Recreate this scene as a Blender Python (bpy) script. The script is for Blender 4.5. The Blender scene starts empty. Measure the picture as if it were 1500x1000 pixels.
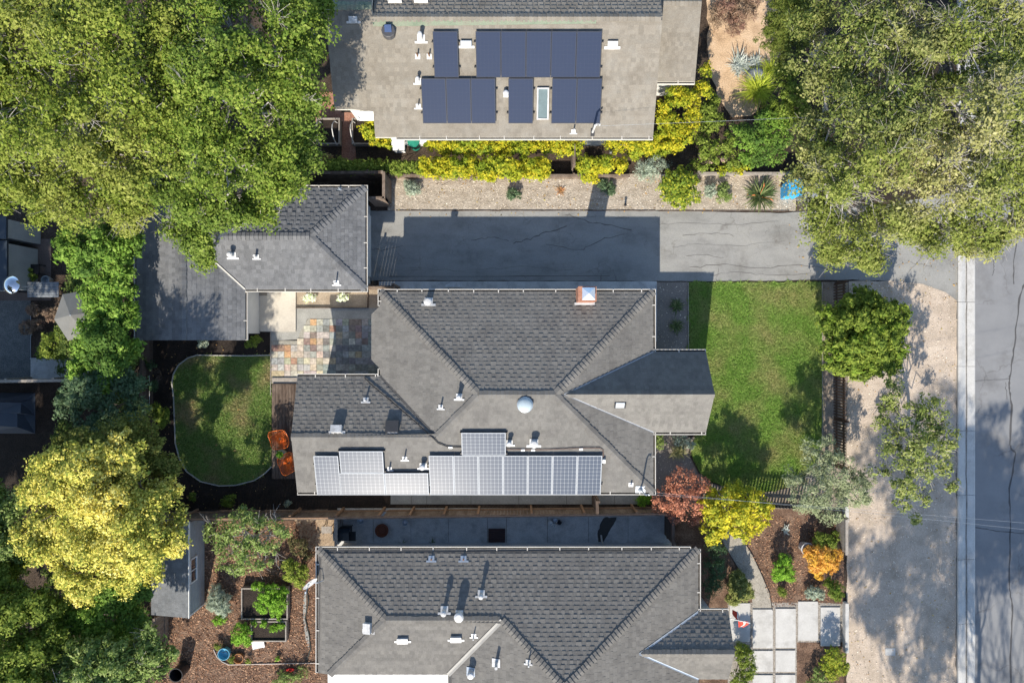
import bpy, math
import numpy as np
from mathutils import Vector, Matrix

rng = np.random.default_rng(11)
scene = bpy.context.scene
col = scene.collection
H = 30.3            # height of the drone above the driveway (metres)

# ------------------------------------------------------------------ camera, sky, sun, exposure
cam_d = bpy.data.cameras.new('camera'); cam = bpy.data.objects.new('camera', cam_d); col.objects.link(cam)
cam.location = (0, 0, H); cam.rotation_euler = (0, 0, 0)
cam_d.sensor_width = 36.0; cam_d.lens = 24.0; cam_d.clip_start = 0.1; cam_d.clip_end = 2000
scene.camera = cam
TO_SUN = Vector((-0.70, -3.40, 2.45)).normalized()
SUN_EL = math.asin(TO_SUN.z); SUN_AZ = math.atan2(TO_SUN.x, TO_SUN.y)
world = bpy.data.worlds.new('World'); scene.world = world; world.use_nodes = True
wn = world.node_tree.nodes; wl = world.node_tree.links
sky = wn.new('ShaderNodeTexSky'); sky.sky_type = 'NISHITA'; sky.sun_disc = False
sky.sun_elevation = SUN_EL; sky.sun_rotation = SUN_AZ
sky.air_density = 1.0; sky.dust_density = 0.6; sky.ozone_density = 2.0
wl.new(sky.outputs[0], wn['Background'].inputs[0]); wn['Background'].inputs[1].default_value = 0.15
sun_d = bpy.data.lights.new('sun', 'SUN'); sun_d.energy = 4.8; sun_d.angle = math.radians(0.55); sun_d.color = (1.0, 0.915, 0.79)
sun = bpy.data.objects.new('sun', sun_d); col.objects.link(sun)
sun.rotation_euler = TO_SUN.to_track_quat('Z', 'Y').to_euler(); sun.location = (0, 0, 60)
vs = scene.view_settings
vs.view_transform = 'Standard'; vs.look = 'None'; vs.gamma = 1.0; vs.exposure = 0.71; vs.use_curve_mapping = False
scene.cycles.max_bounces = 6; scene.cycles.diffuse_bounces = 3; scene.cycles.transmission_bounces = 3

# ------------------------------------------------------------------ helpers
def P(x, y, z=0.0):
    """world point at height z that the photograph shows at pixel (x, y) of 1500x1000"""
    s = (H - z) / 1000.0
    return np.array([(x - 750) * s, (500 - y) * s, z])

class MB:
    def __init__(s): s.v = []; s.f = []; s.m = []
    def add(s, V, F, m=0):
        o = len(s.v); s.v.extend([tuple(float(c) for c in p) for p in V])
        s.f.extend([tuple(i + o for i in f) for f in F]); s.m.extend([m] * len(F)); return s
    def box(s, c, d, rz=0.0, m=0, M=None):
        x, y, z = d[0] / 2, d[1] / 2, d[2] / 2
        V = np.array([(a, b, e) for e in (-z, z) for b in (-y, y) for a in (-x, x)])
        if M is not None: V = V @ np.array(M).T
        elif rz:
            cs, sn = math.cos(rz), math.sin(rz); V = V @ np.array([[cs, sn, 0], [-sn, cs, 0], [0, 0, 1]])
        V = V + np.array(c)
        return s.add(V, [(0, 2, 3, 1), (4, 5, 7, 6), (0, 1, 5, 4), (2, 6, 7, 3), (0, 4, 6, 2), (1, 3, 7, 5)], m)
    def prism(s, pts, z0, z1, m=0, mside=None):
        n = len(pts); V = [(p[0], p[1], z0) for p in pts] + [(p[0], p[1], z1) for p in pts]
        s.add(V, [tuple(range(n, 2 * n)), tuple(range(n - 1, -1, -1))], m)
        s.add(V, [(i, (i + 1) % n, n + (i + 1) % n, n + i) for i in range(n)], m if mside is None else mside); return s
    def tube(s, pts, rad, n=6, m=0, cap=True):
        pts = [np.array(p, float) for p in pts]
        if not hasattr(rad, '__len__'): rad = [rad] * len(pts)
        V = []; ref = None
        for i, p in enumerate(pts):
            d = pts[min(i + 1, len(pts) - 1)] - pts[max(i - 1, 0)]; d = d / (np.linalg.norm(d) + 1e-9)
            if ref is None: ref = np.array([0, 0, 1.0]) if abs(d[2]) < 0.9 else np.array([1.0, 0, 0])
            a = np.cross(d, ref); a /= np.linalg.norm(a) + 1e-9; b = np.cross(d, a); ref = -b if False else ref
            for k in range(n):
                t = 2 * math.pi * k / n; V.append(p + rad[i] * (math.cos(t) * a + math.sin(t) * b))
        F = [(i * n + k, i * n + (k + 1) % n, (i + 1) * n + (k + 1) % n, (i + 1) * n + k) for i in range(len(pts) - 1) for k in range(n)]
        if cap: F += [tuple(range(n - 1, -1, -1)), tuple(range((len(pts) - 1) * n, len(pts) * n))]
        return s.add(V, F, m)
    def lathe(s, c, prof, n=20, m=0, sx=1, sy=1):
        V = [(c[0] + sx * r * math.cos(2 * math.pi * k / n), c[1] + sy * r * math.sin(2 * math.pi * k / n), c[2] + z) for r, z in prof for k in range(n)]
        F = [(i * n + k, i * n + (k + 1) % n, (i + 1) * n + (k + 1) % n, (i + 1) * n + k) for i in range(len(prof) - 1) for k in range(n)]
        F += [tuple(range(n - 1, -1, -1)), tuple(range((len(prof) - 1) * n, len(prof) * n))]
        return s.add(V, F, m)

ORG = {}
def setp(o, label=None, cat=None, group=None, kind=None):
    if label: o['label'] = label
    if cat: o['category'] = cat
    if group: o['group'] = group
    if kind: o['kind'] = kind
    return o
def thing(name, loc, label, cat, group=None, kind=None):
    o = bpy.data.objects.new(name, None); col.objects.link(o); o.empty_display_size = 0.2
    o.location = tuple(float(c) for c in loc); ORG[o] = np.array(loc, float)
    return setp(o, label, cat, group, kind)
def mesh_np(name, V, F, mats, mi=None, smooth=False):
    """V (n,3) float, F (k,m) int with m equal for all"""
    me = bpy.data.meshes.new(name); V = np.asarray(V, np.float32); F = np.asarray(F, np.int32); k, m = F.shape
    me.vertices.add(len(V)); me.vertices.foreach_set('co', V.ravel())
    me.loops.add(k * m); me.loops.foreach_set('vertex_index', F.ravel())
    me.polygons.add(k); me.polygons.foreach_set('loop_start', np.arange(0, k * m, m, dtype=np.int32))
    if mi is not None: me.polygons.foreach_set('material_index', np.asarray(mi, np.int32))
    if smooth: me.polygons.foreach_set('use_smooth', np.ones(k, bool))
    me.update(calc_edges=True)
    for mt in (mats if isinstance(mats, (list, tuple)) else [mats]): me.materials.append(mt)
    return me
def link(name, me, parent=None, loc=None, **kw):
    o = bpy.data.objects.new(name, me); col.objects.link(o)
    if parent is not None: o.parent = parent
    if loc is not None: o.location = tuple(float(c) for c in loc)
    return setp(o, **kw)
def new(name, mb, mats, parent=None, smooth=False, **kw):
    """link an MB (world coordinates) as one mesh object; under a parent the coordinates are made local"""
    off = ORG.get(parent, np.zeros(3)) if parent is not None else np.zeros(3)
    me = bpy.data.meshes.new(name)
    me.from_pydata([tuple(np.array(p) - off) for p in mb.v], [], mb.f)
    for mt in (mats if isinstance(mats, (list, tuple)) else [mats]): me.materials.append(mt)
    me.polygons.foreach_set('material_index', np.array(mb.m, np.int32))
    if smooth: me.polygons.foreach_set('use_smooth', np.ones(len(mb.f), bool))
    me.update()
    o = link(name, me, parent, **kw); ORG[o] = off
    return o

# ------------------------------------------------------------------ materials
MATS = {}
def nodes(name):
    m = bpy.data.materials.new(name); m.use_nodes = True; MATS[name] = m
    nt = m.node_tree; return m, nt.nodes, nt.links, nt.nodes['Principled BSDF']
def ramp(n, cols, pos=None):
    r = n.new('ShaderNodeValToRGB'); e = r.color_ramp.elements
    while len(e) < len(cols): e.new(0.5)
    for i, c in enumerate(cols):
        e[i].position = pos[i] if pos else i / max(1, len(cols) - 1); e[i].color = (c[0], c[1], c[2], 1)
    return r
def surf(name, cols, scale=2.0, fine=40.0, rough=0.9, bump=0.3, var=0.25, island=0.0, spec=0.3, pos=None, detail=6, stretch=None, dist=0.02, metal=0.0, crack=0.0, stain=0.0):
    """procedural surface: large noise picks the colour, fine noise and random-per-piece vary the value, fine bump"""
    m, n, l, b = nodes(name)
    g = n.new('ShaderNodeNewGeometry'); src = g.outputs['Position']
    if stretch:
        mp = n.new('ShaderNodeMapping'); mp.inputs['Scale'].default_value = stretch; l.new(src, mp.inputs['Vector']); src = mp.outputs[0]
    a = n.new('ShaderNodeTexNoise'); a.inputs['Scale'].default_value = scale; a.inputs['Detail'].default_value = detail; a.inputs['Roughness'].default_value = 0.62
    l.new(src, a.inputs['Vector'])
    r = ramp(n, cols, pos if pos else [0.3 + 0.4 * i / max(1, len(cols) - 1) for i in range(len(cols))]); l.new(a.outputs['Fac'], r.inputs[0])
    f = n.new('ShaderNodeTexNoise'); f.inputs['Scale'].default_value = fine; f.inputs['Detail'].default_value = 3; l.new(src, f.inputs['Vector'])
    mr = n.new('ShaderNodeMapRange'); mr.inputs[1].default_value = 0.3; mr.inputs[2].default_value = 0.7
    mr.inputs[3].default_value = 1 - var; mr.inputs[4].default_value = 1 + var; l.new(f.outputs['Fac'], mr.inputs[0])
    hs = n.new('ShaderNodeHueSaturation'); l.new(r.outputs[0], hs.inputs['Color'])
    if island:
        mr2 = n.new('ShaderNodeMapRange'); mr2.inputs[3].default_value = 1 - island; mr2.inputs[4].default_value = 1 + island; l.new(g.outputs['Random Per Island'], mr2.inputs[0])
        mu = n.new('ShaderNodeMath'); mu.operation = 'MULTIPLY'; l.new(mr.outputs[0], mu.inputs[0]); l.new(mr2.outputs[0], mu.inputs[1]); l.new(mu.outputs[0], hs.inputs['Value'])
    else: l.new(mr.outputs[0], hs.inputs['Value'])
    out = hs.outputs[0]
    def darken(fac, c):
        nonlocal out
        mx = n.new('ShaderNodeMix'); mx.data_type = 'RGBA'; mx.blend_type = 'MULTIPLY'; l.new(fac, mx.inputs[0]); l.new(out, mx.inputs[6]); mx.inputs[7].default_value = (*c, 1); out = mx.outputs[2]
    if crack:                                               # fine crazing of old asphalt
        wz = n.new('ShaderNodeTexNoise'); wz.inputs['Scale'].default_value = 2.2; wz.inputs['Detail'].default_value = 5; l.new(g.outputs['Position'], wz.inputs['Vector'])
        vm = n.new('ShaderNodeVectorMath'); vm.operation = 'MULTIPLY_ADD'; vm.inputs[1].default_value = (0.9, 0.9, 0); l.new(wz.outputs['Color'], vm.inputs[0]); l.new(g.outputs['Position'], vm.inputs[2])
        vo = n.new('ShaderNodeTexVoronoi'); vo.feature = 'DISTANCE_TO_EDGE'; vo.inputs['Scale'].default_value = crack; l.new(vm.outputs[0], vo.inputs['Vector'])
        mk = n.new('ShaderNodeMapRange'); mk.inputs[1].default_value = 0.0; mk.inputs[2].default_value = 0.014; mk.inputs[3].default_value = 1; mk.inputs[4].default_value = 0; l.new(vo.outputs['Distance'], mk.inputs[0])
        gt = n.new('ShaderNodeTexNoise'); gt.inputs['Scale'].default_value = 0.5; l.new(g.outputs['Position'], gt.inputs['Vector'])
        m3 = n.new('ShaderNodeMapRange'); m3.inputs[1].default_value = 0.45; m3.inputs[2].default_value = 0.6; l.new(gt.outputs['Fac'], m3.inputs[0])
        mm = n.new('ShaderNodeMath'); mm.operation = 'MULTIPLY'; l.new(mk.outputs[0], mm.inputs[0]); l.new(m3.outputs[0], mm.inputs[1]); darken(mm.outputs[0], (0.74, 0.72, 0.7))
    if stain:                                               # oil spots and worn patches
        sz = n.new('ShaderNodeTexNoise'); sz.inputs['Scale'].default_value = stain; sz.inputs['Detail'].default_value = 7; sz.inputs['Roughness'].default_value = 0.7; l.new(g.outputs['Position'], sz.inputs['Vector'])
        m4 = n.new('ShaderNodeMapRange'); m4.inputs[1].default_value = 0.52; m4.inputs[2].default_value = 0.78; l.new(sz.outputs['Fac'], m4.inputs[0]); darken(m4.outputs[0], (0.62, 0.6, 0.58))
    l.new(out, b.inputs['Base Color'])
    b.inputs['Roughness'].default_value = rough; b.inputs['Specular IOR Level'].default_value = spec; b.inputs['Metallic'].default_value = metal
    if bump:
        bp = n.new('ShaderNodeBump'); bp.inputs['Strength'].default_value = bump; bp.inputs['Distance'].default_value = dist
        l.new(f.outputs['Fac'], bp.inputs['Height']); l.new(bp.outputs[0], b.inputs['Normal'])
    return m
def leafmat(name, cols, patch=None, pscale=0.8, trans=0.3, rough=0.7, pthr=(0.45, 0.62), gain=1.7):
    """leaf: colour at random per leaf, second palette in patches, part of the light goes through the blade"""
    m, n, l, b = nodes(name); k = gain; cols = [tuple(min(0.85, q * k) for q in c) for c in cols]; patch = [tuple(min(0.85, q * k) for q in c) for c in patch] if patch else None
    g = n.new('ShaderNodeNewGeometry'); r = ramp(n, cols); l.new(g.outputs['Random Per Island'], r.inputs[0]); out = r.outputs[0]
    nz = n.new('ShaderNodeTexNoise'); nz.inputs['Scale'].default_value = pscale; nz.inputs['Detail'].default_value = 4; l.new(g.outputs['Position'], nz.inputs['Vector'])
    if patch:
        r2 = ramp(n, patch); l.new(g.outputs['Random Per Island'], r2.inputs[0])
        mr = n.new('ShaderNodeMapRange'); mr.inputs[1].default_value = pthr[0]; mr.inputs[2].default_value = pthr[1]; l.new(nz.outputs['Fac'], mr.inputs[0])
        mx = n.new('ShaderNodeMix'); mx.data_type = 'RGBA'; l.new(mr.outputs[0], mx.inputs[0]); l.new(out, mx.inputs[6]); l.new(r2.outputs[0], mx.inputs[7]); out = mx.outputs[2]
    l.new(out, b.inputs['Base Color']); b.inputs['Roughness'].default_value = rough; b.inputs['Specular IOR Level'].default_value = 0.15
    if trans:
        t = n.new('ShaderNodeBsdfTranslucent'); l.new(out, t.inputs['Color']); ms = n.new('ShaderNodeMixShader'); ms.inputs[0].default_value = trans
        o = n['Material Output']; l.new(b.outputs[0], ms.inputs[1]); l.new(t.outputs[0], ms.inputs[2]); l.new(ms.outputs[0], o.inputs['Surface'])
    return m
def plain(name, c, rough=0.6, spec=0.4, metal=0.0, coat=0.0):
    return surf(name, [tuple(x * 0.88 for x in c), tuple(min(1, x * 1.08) for x in c)], scale=3, fine=30, rough=rough, bump=0.05, var=0.06, spec=spec, metal=metal, dist=0.005)

mulch = surf('mulch_soil', [(0.03, 0.021, 0.014), (0.06, 0.042, 0.03), (0.09, 0.066, 0.048)], scale=1.4, fine=24, bump=0.8, var=0.5, dist=0.04)
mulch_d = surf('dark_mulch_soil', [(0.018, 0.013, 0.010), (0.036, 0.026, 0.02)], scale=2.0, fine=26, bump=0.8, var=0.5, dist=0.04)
mulch_r = surf('red_bark_mulch', [(0.07, 0.042, 0.028), (0.14, 0.085, 0.056), (0.24, 0.16, 0.11)], scale=1.6, fine=22, bump=0.9, var=0.5, dist=0.04)
asph_st = surf('street_asphalt', [(0.185, 0.188, 0.192), (0.235, 0.236, 0.236)], scale=0.7, fine=55, bump=0.35, var=0.16, dist=0.01, crack=0.35, stain=0.5)
asph_dr = surf('driveway_asphalt', [(0.20, 0.198, 0.185), (0.265, 0.262, 0.245), (0.30, 0.295, 0.27)], scale=0.9, fine=48, bump=0.35, var=0.14, dist=0.01, stretch=(0.6, 1.3, 1), crack=0.8, stain=0.7)
conc = surf('pale_concrete', [(0.42, 0.41, 0.385), (0.53, 0.52, 0.49)], scale=1.3, fine=20, bump=0.15, var=0.08, dist=0.006, stain=1.1)
conc_w = surf('warm_concrete', [(0.46, 0.42, 0.355), (0.56, 0.52, 0.44)], scale=1.2, fine=16, bump=0.12, var=0.07, dist=0.006, stain=0.8)
conc_g = surf('grey_concrete', [(0.24, 0.24, 0.22), (0.35, 0.345, 0.315)], scale=1.6, fine=24, bump=0.2, var=0.14, dist=0.008)
conc_s = surf('stained_concrete', [(0.36, 0.36, 0.35), (0.5, 0.495, 0.47), (0.56, 0.555, 0.53)], scale=2.2, fine=30, bump=0.2, var=0.16, dist=0.008, stain=1.0)
dg = surf('tan_granite_dirt', [(0.33, 0.27, 0.205), (0.45, 0.37, 0.29), (0.53, 0.445, 0.355)], scale=1.1, fine=34, bump=0.6, var=0.2, dist=0.02)
gravel = surf('tan_gravel', [(0.27, 0.225, 0.17), (0.36, 0.31, 0.245), (0.44, 0.385, 0.31)], scale=2.2, fine=18, bump=0.9, var=0.28, dist=0.03, stretch=(0.8, 1.5, 1))
gravel_d = surf('brown_gravel_bed', [(0.18, 0.155, 0.13), (0.25, 0.215, 0.18)], scale=1.5, fine=28, bump=0.7, var=0.3, dist=0.02)
path_g = surf('pea_gravel_path', [(0.28, 0.255, 0.21), (0.37, 0.34, 0.285)], scale=3, fine=34, bump=0.8, var=0.4, dist=0.02)
dirt_o = surf('orange_sand', [(0.36, 0.245, 0.15), (0.52, 0.37, 0.235), (0.58, 0.43, 0.29)], scale=1.6, fine=22, bump=0.6, var=0.22, dist=0.03)
soil_g = surf('lawn_soil', [(0.085, 0.12, 0.03), (0.12, 0.155, 0.04), (0.17, 0.175, 0.065)], scale=0.8, fine=26, bump=0.6, var=0.4, dist=0.03)
peb = surf('white_pebbles', [(0.10, 0.085, 0.07), (0.3, 0.27, 0.23), (0.5, 0.47, 0.42)], scale=22, fine=40, bump=1.0, var=0.3, dist=0.03)
shg_a = surf('grey_shingle', [(0.131, 0.124, 0.114), (0.159, 0.152, 0.138), (0.179, 0.17, 0.154)], scale=1.6, fine=34, bump=0.25, var=0.15, island=0.10, rough=0.92, spec=0.2, dist=0.006)
shg_b = surf('mid_grey_shingle', [(0.127, 0.121, 0.111), (0.154, 0.146, 0.132), (0.172, 0.163, 0.146)], scale=2.4, fine=34, bump=0.25, var=0.15, island=0.11, rough=0.92, spec=0.2, dist=0.006)
shg_c = surf('tan_shingle', [(0.185, 0.165, 0.135), (0.215, 0.195, 0.162), (0.225, 0.21, 0.18)], scale=1.8, fine=32, bump=0.25, var=0.14, island=0.12, rough=0.92, spec=0.2, dist=0.006)
shg_d = surf('blue_grey_shingle', [(0.11, 0.113, 0.117), (0.145, 0.148, 0.152), (0.16, 0.162, 0.164)], scale=2.0, fine=34, bump=0.25, var=0.16, island=0.17, rough=0.92, spec=0.2, dist=0.006)
shg_e = surf('shed_shingle', [(0.13, 0.14, 0.15), (0.19, 0.2, 0.21)], scale=2.0, fine=30, bump=0.3, var=0.2, island=0.12)
felt = surf('roof_deck', [(0.07, 0.068, 0.065), (0.09, 0.087, 0.083)], scale=3, fine=30, bump=0.2)
copper = surf('green_patina', [(0.13, 0.17, 0.12), (0.20, 0.235, 0.17), (0.2, 0.19, 0.15)], scale=2.5, fine=30, bump=0.2, var=0.12)
white_p = plain('white_paint', (0.74, 0.74, 0.71), rough=0.5)
gut_w = plain('gutter_white', (0.56, 0.53, 0.47), rough=0.5)
gut_d = surf('gutter_debris', [(0.03, 0.025, 0.02), (0.06, 0.05, 0.04)], scale=12, fine=40, bump=0.5)
wall_w = surf('pale_stucco', [(0.52, 0.52, 0.50), (0.60, 0.60, 0.575)], scale=1.5, fine=60, bump=0.2, var=0.05, dist=0.005)
wall_c = surf('beige_stucco', [(0.42, 0.36, 0.29), (0.50, 0.43, 0.345)], scale=1.5, fine=60, bump=0.2, var=0.05, dist=0.005)
siding = surf('grey_siding', [(0.30, 0.32, 0.32), (0.37, 0.385, 0.38)], scale=2, fine=20, bump=0.1, var=0.05)
glass_d = plain('dark_window_glass', (0.03, 0.04, 0.05), rough=0.06, spec=0.8)
glass_g = plain('frosted_skylight', (0.13, 0.175, 0.18), rough=0.3, spec=0.2)
glass_b = plain('blue_skylight', (0.07, 0.12, 0.17), rough=0.08, spec=0.8)
metal_w = surf('white_metal', [(0.36, 0.35, 0.33), (0.52, 0.52, 0.51), (0.62, 0.62, 0.61)], scale=5, fine=25, rough=0.5, bump=0.1, var=0.12, spec=0.4, dist=0.005)
metal_g = plain('galvanised_metal', (0.48, 0.52, 0.55), rough=0.35, spec=0.5, metal=0.5)
metal_b = plain('black_metal', (0.018, 0.018, 0.02), rough=0.45)
copper_p = plain('brown_copper', (0.22, 0.11, 0.05), rough=0.4, metal=0.4)
brick = surf('red_brick', [(0.30, 0.13, 0.08), (0.42, 0.22, 0.15)], scale=9, fine=30, bump=0.4, var=0.2)
mortar = surf('pale_mortar', [(0.36, 0.29, 0.22), (0.46, 0.38, 0.3)], scale=9, fine=30, bump=0.3, var=0.1)
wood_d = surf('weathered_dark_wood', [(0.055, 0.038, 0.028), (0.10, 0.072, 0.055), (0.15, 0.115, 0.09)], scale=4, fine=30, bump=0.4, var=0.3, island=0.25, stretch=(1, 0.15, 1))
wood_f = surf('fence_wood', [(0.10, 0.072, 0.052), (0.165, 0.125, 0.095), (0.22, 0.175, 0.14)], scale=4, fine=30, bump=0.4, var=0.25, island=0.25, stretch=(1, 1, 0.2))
wood_o = surf('fresh_wood', [(0.2, 0.12, 0.07), (0.3, 0.19, 0.12)], scale=5, fine=30, bump=0.3, var=0.2, island=0.2)
wood_g = surf('grey_wood', [(0.24, 0.21, 0.18), (0.34, 0.31, 0.27)], scale=5, fine=30, bump=0.3, var=0.2, island=0.2)
bark = surf('brown_bark', [(0.06, 0.045, 0.035), (0.13, 0.105, 0.085)], scale=8, fine=40, bump=0.7, var=0.3, stretch=(1, 1, 0.3))
bark_g = surf('pale_grey_bark', [(0.22, 0.20, 0.18), (0.40, 0.375, 0.35)], scale=8, fine=40, bump=0.6, var=0.3, stretch=(1, 1, 0.3))
tar = plain('crack_tar', (0.075, 0.073, 0.072), rough=0.8)
crackm = plain('dark_crack', (0.125, 0.118, 0.108), rough=0.95)  # even dark tone of the open driveway cracks
joint = plain('dark_joint', (0.07, 0.065, 0.06), rough=0.95)
# ------------------------------------------------------------------ vegetation builders
def unit(a): return a / (np.linalg.norm(a, axis=-1, keepdims=True) + 1e-9)
def rsph(n, zlo=-1.0):
    z = rng.uniform(zlo, 1, n); t = rng.uniform(0, 2 * np.pi, n); r = np.sqrt(np.maximum(0, 1 - z * z))
    return np.stack([r * np.cos(t), r * np.sin(t), z], 1)
def leaf_quads(C, N, L, W):
    """folded rhombic leaf at every centre C facing N"""
    n = len(C); t = unit(np.cross(N, rng.normal(size=(n, 3)))); b = np.cross(N, t)
    sc = np.clip(np.exp(rng.normal(size=n) * 0.33), 0.45, 1.9); l = (L * sc * rng.uniform(0.85, 1.15, n))[:, None]; w = (W * sc * rng.uniform(0.75, 1.2, n))[:, None]; f = N * w * 0.22
    V = np.stack([C - t * l / 2, C + b * w / 2 - f, C + t * l / 2, C - b * w / 2 - f], 1).reshape(-1, 3)
    return V, np.arange(4 * n).reshape(n, 4)
def crown_points(lobes, clump, leaf_n, dens, zlo=-0.25, inner=0.25, flat=0.8, shell=(0.7, 1.05)):
    """leaf centres and normals: every lobe carries clumps on its shell, every clump carries leaves"""
    Cs, Ns, tips = [], [], []
    for (c, r, rz) in lobes:
        nc = max(4, int(dens * 2.2 * (r / clump) ** 2)); d = rsph(nc, zlo)
        rad = rng.uniform(shell[0], shell[1], nc)[:, None]; p = c + d * rad * np.array([r, r, rz]) * (1 - 0.35 * clump / r)
        tips.append(p)
        cr = clump * rng.uniform(0.6, 1.35, nc)
        idx = np.repeat(np.arange(nc), leaf_n); e = rsph(len(idx), -0.5)
        q = p[idx] + e * cr[idx][:, None] * rng.uniform(0.35, 1.05, (len(idx), 1)) * np.array([1, 1, flat])
        nn = unit(e * 0.7 + d[idx] * 0.35 + np.array([0, 0, 0.55]) + rng.normal(size=(len(idx), 3)) * 0.42)
        Cs.append(q); Ns.append(nn)
        ni = int(inner * len(idx))
        if ni:
            e = rsph(ni, -0.6); q = c + e * (rng.uniform(0.2, 0.75, (ni, 1))) * np.array([r, r, rz])
            Cs.append(q); Ns.append(unit(np.array([0, 0, 0.6]) + rng.normal(size=(ni, 3)) * 0.6))
    return np.concatenate(Cs), np.concatenate(Ns), np.concatenate(tips)
def foliage(parent, lobes, mat, leaf=(0.12, 0.06), clump=0.35, leaf_n=55, dens=1.0, name='crown', **kw):
    C, N, tips = crown_points(lobes, clump, leaf_n, dens, **kw)
    C[:, 2] = np.maximum(C[:, 2], 0.03)
    V, F = leaf_quads(C - ORG[parent], N, leaf[0], leaf[1])
    o = link(name, mesh_np(name, V, F, mat), parent); ORG[o] = ORG[parent]
    return o, tips
def L(x, y, r, z, sz=0.8):
    """crown lobe seen at pixel (x, y) with pixel radius r, its centre z metres above the ground"""
    s = (H - z) / 1000.0; return (P(x, y, z), r * s, r * s * sz)
def split(lobes, n=6, k=0.5, core=0.66):
    """break every lobe into smaller billows around a core"""
    out = []
    for (c, r, rz) in lobes:
        if core: out.append((c - np.array([0, 0, rz * 0.15]), r * core, rz * core))
        for i in range(n):
            d = rsph(1, -0.05)[0]; out.append((c + d * np.array([r, r, rz]) * rng.uniform(0.5, 0.72), r * k * rng.uniform(0.7, 1.15), rz * k * rng.uniform(0.8, 1.35)))
    return out
def wiggle(a, b, n=5, amp=0.12):
    a, b = np.array(a, float), np.array(b, float); d = np.linalg.norm(b - a); pts = []
    for i in range(n + 1):
        t = i / n; p = a + (b - a) * t
        if 0 < i < n: p = p + rng.normal(size=3) * amp * d / n
        pts.append(p)
    return pts
def tree(name, label, lobes, mat, base=None, cat='tree', group=None, trunk_r=0.16, wood=None, leaf=(0.12, 0.06), clump=0.35, leaf_n=55, dens=1.0,
         twigs=0, twig_len=0.5, twig_mat=None, billow=0, limb=0.6, **kw):
    c = np.mean([l[0] for l in lobes], axis=0)
    b = P(*base) if base is not None else np.array([c[0], c[1], 0.0]) * (1 + 0.7 * c[2] / (H - c[2])); wood = wood or bark
    t = thing(name, (b[0], b[1], 0), label, cat, group)
    o, tips = foliage(t, split(lobes, billow) if billow else lobes, mat, leaf, clump, leaf_n, dens, **kw)
    low = min(l[0][2] - l[2] for l in lobes); fork = np.array([b[0] + (c[0] - b[0]) * 0.35, b[1] + (c[1] - b[1]) * 0.35, max(0.25, low * 0.75)])
    mb = MB(); mb.tube(wiggle((b[0], b[1], -0.05), fork, 4, 0.15), np.linspace(trunk_r * 1.25, trunk_r * 0.85, 5), 8)
    for (lc, r, rz) in lobes:
        mb.tube(wiggle(fork, lc + np.array([0, 0, rz * 0.1]), 5, 0.35), np.linspace(trunk_r * limb, trunk_r * 0.16, 6), 6)
        near = tips[np.linalg.norm((tips - lc) / np.array([r, r, rz]), axis=1) < 1.15]
        for k in rng.permutation(len(near))[:int(min(14, 5 + r * 4))]:
            mb.tube(wiggle(lc - np.array([0, 0, rz * 0.25]), near[k], 3, 0.3), np.linspace(trunk_r * 0.2, 0.012, 4), 4, cap=False)
    new('trunk', mb, wood, t)
    if twigs:
        tb = MB()
        for k in rng.integers(0, len(tips), twigs):
            p0 = tips[k] - np.array([0, 0, 0.15])
            main = unit(rng.normal(size=3) * np.array([1, 1, 0.4]) + np.array([0, 0, 0.45]))
            for q in range(rng.integers(5, 10)):
                d = unit(main + rng.normal(size=3) * 0.55); ln = twig_len * rng.uniform(0.5, 1.5)
                tb.tube([p0, p0 + d * ln * 0.5 + rng.normal(size=3) * 0.04, p0 + d * ln + rng.normal(size=3) * 0.07], [0.010, 0.007, 0.004], 3, cap=False)
        new('twigs', tb, twig_mat or bark_g, t, kind='stuff')
    return t
def shrub(name, label, lobes, mat, cat='shrub', group=None, leaf=(0.07, 0.035), clump=0.16, leaf_n=40, dens=1.2, stem=bark, **kw):
    c = np.mean([l[0] for l in lobes], axis=0); t = thing(name, (c[0], c[1], 0), label, cat, group)
    kw.setdefault('zlo', -0.1)
    o, tips = foliage(t, lobes, mat, leaf, clump, leaf_n, dens, name='foliage', **kw)
    mb = MB()
    for k in rng.permutation(len(tips))[:min(16, len(tips))]:
        mb.tube(wiggle((c[0] + rng.normal() * 0.04, c[1] + rng.normal() * 0.04, -0.02), tips[k], 3, 0.25), np.linspace(0.018, 0.006, 4), 4, cap=False)
    new('stem', mb, stem, t)
    return t
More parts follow.
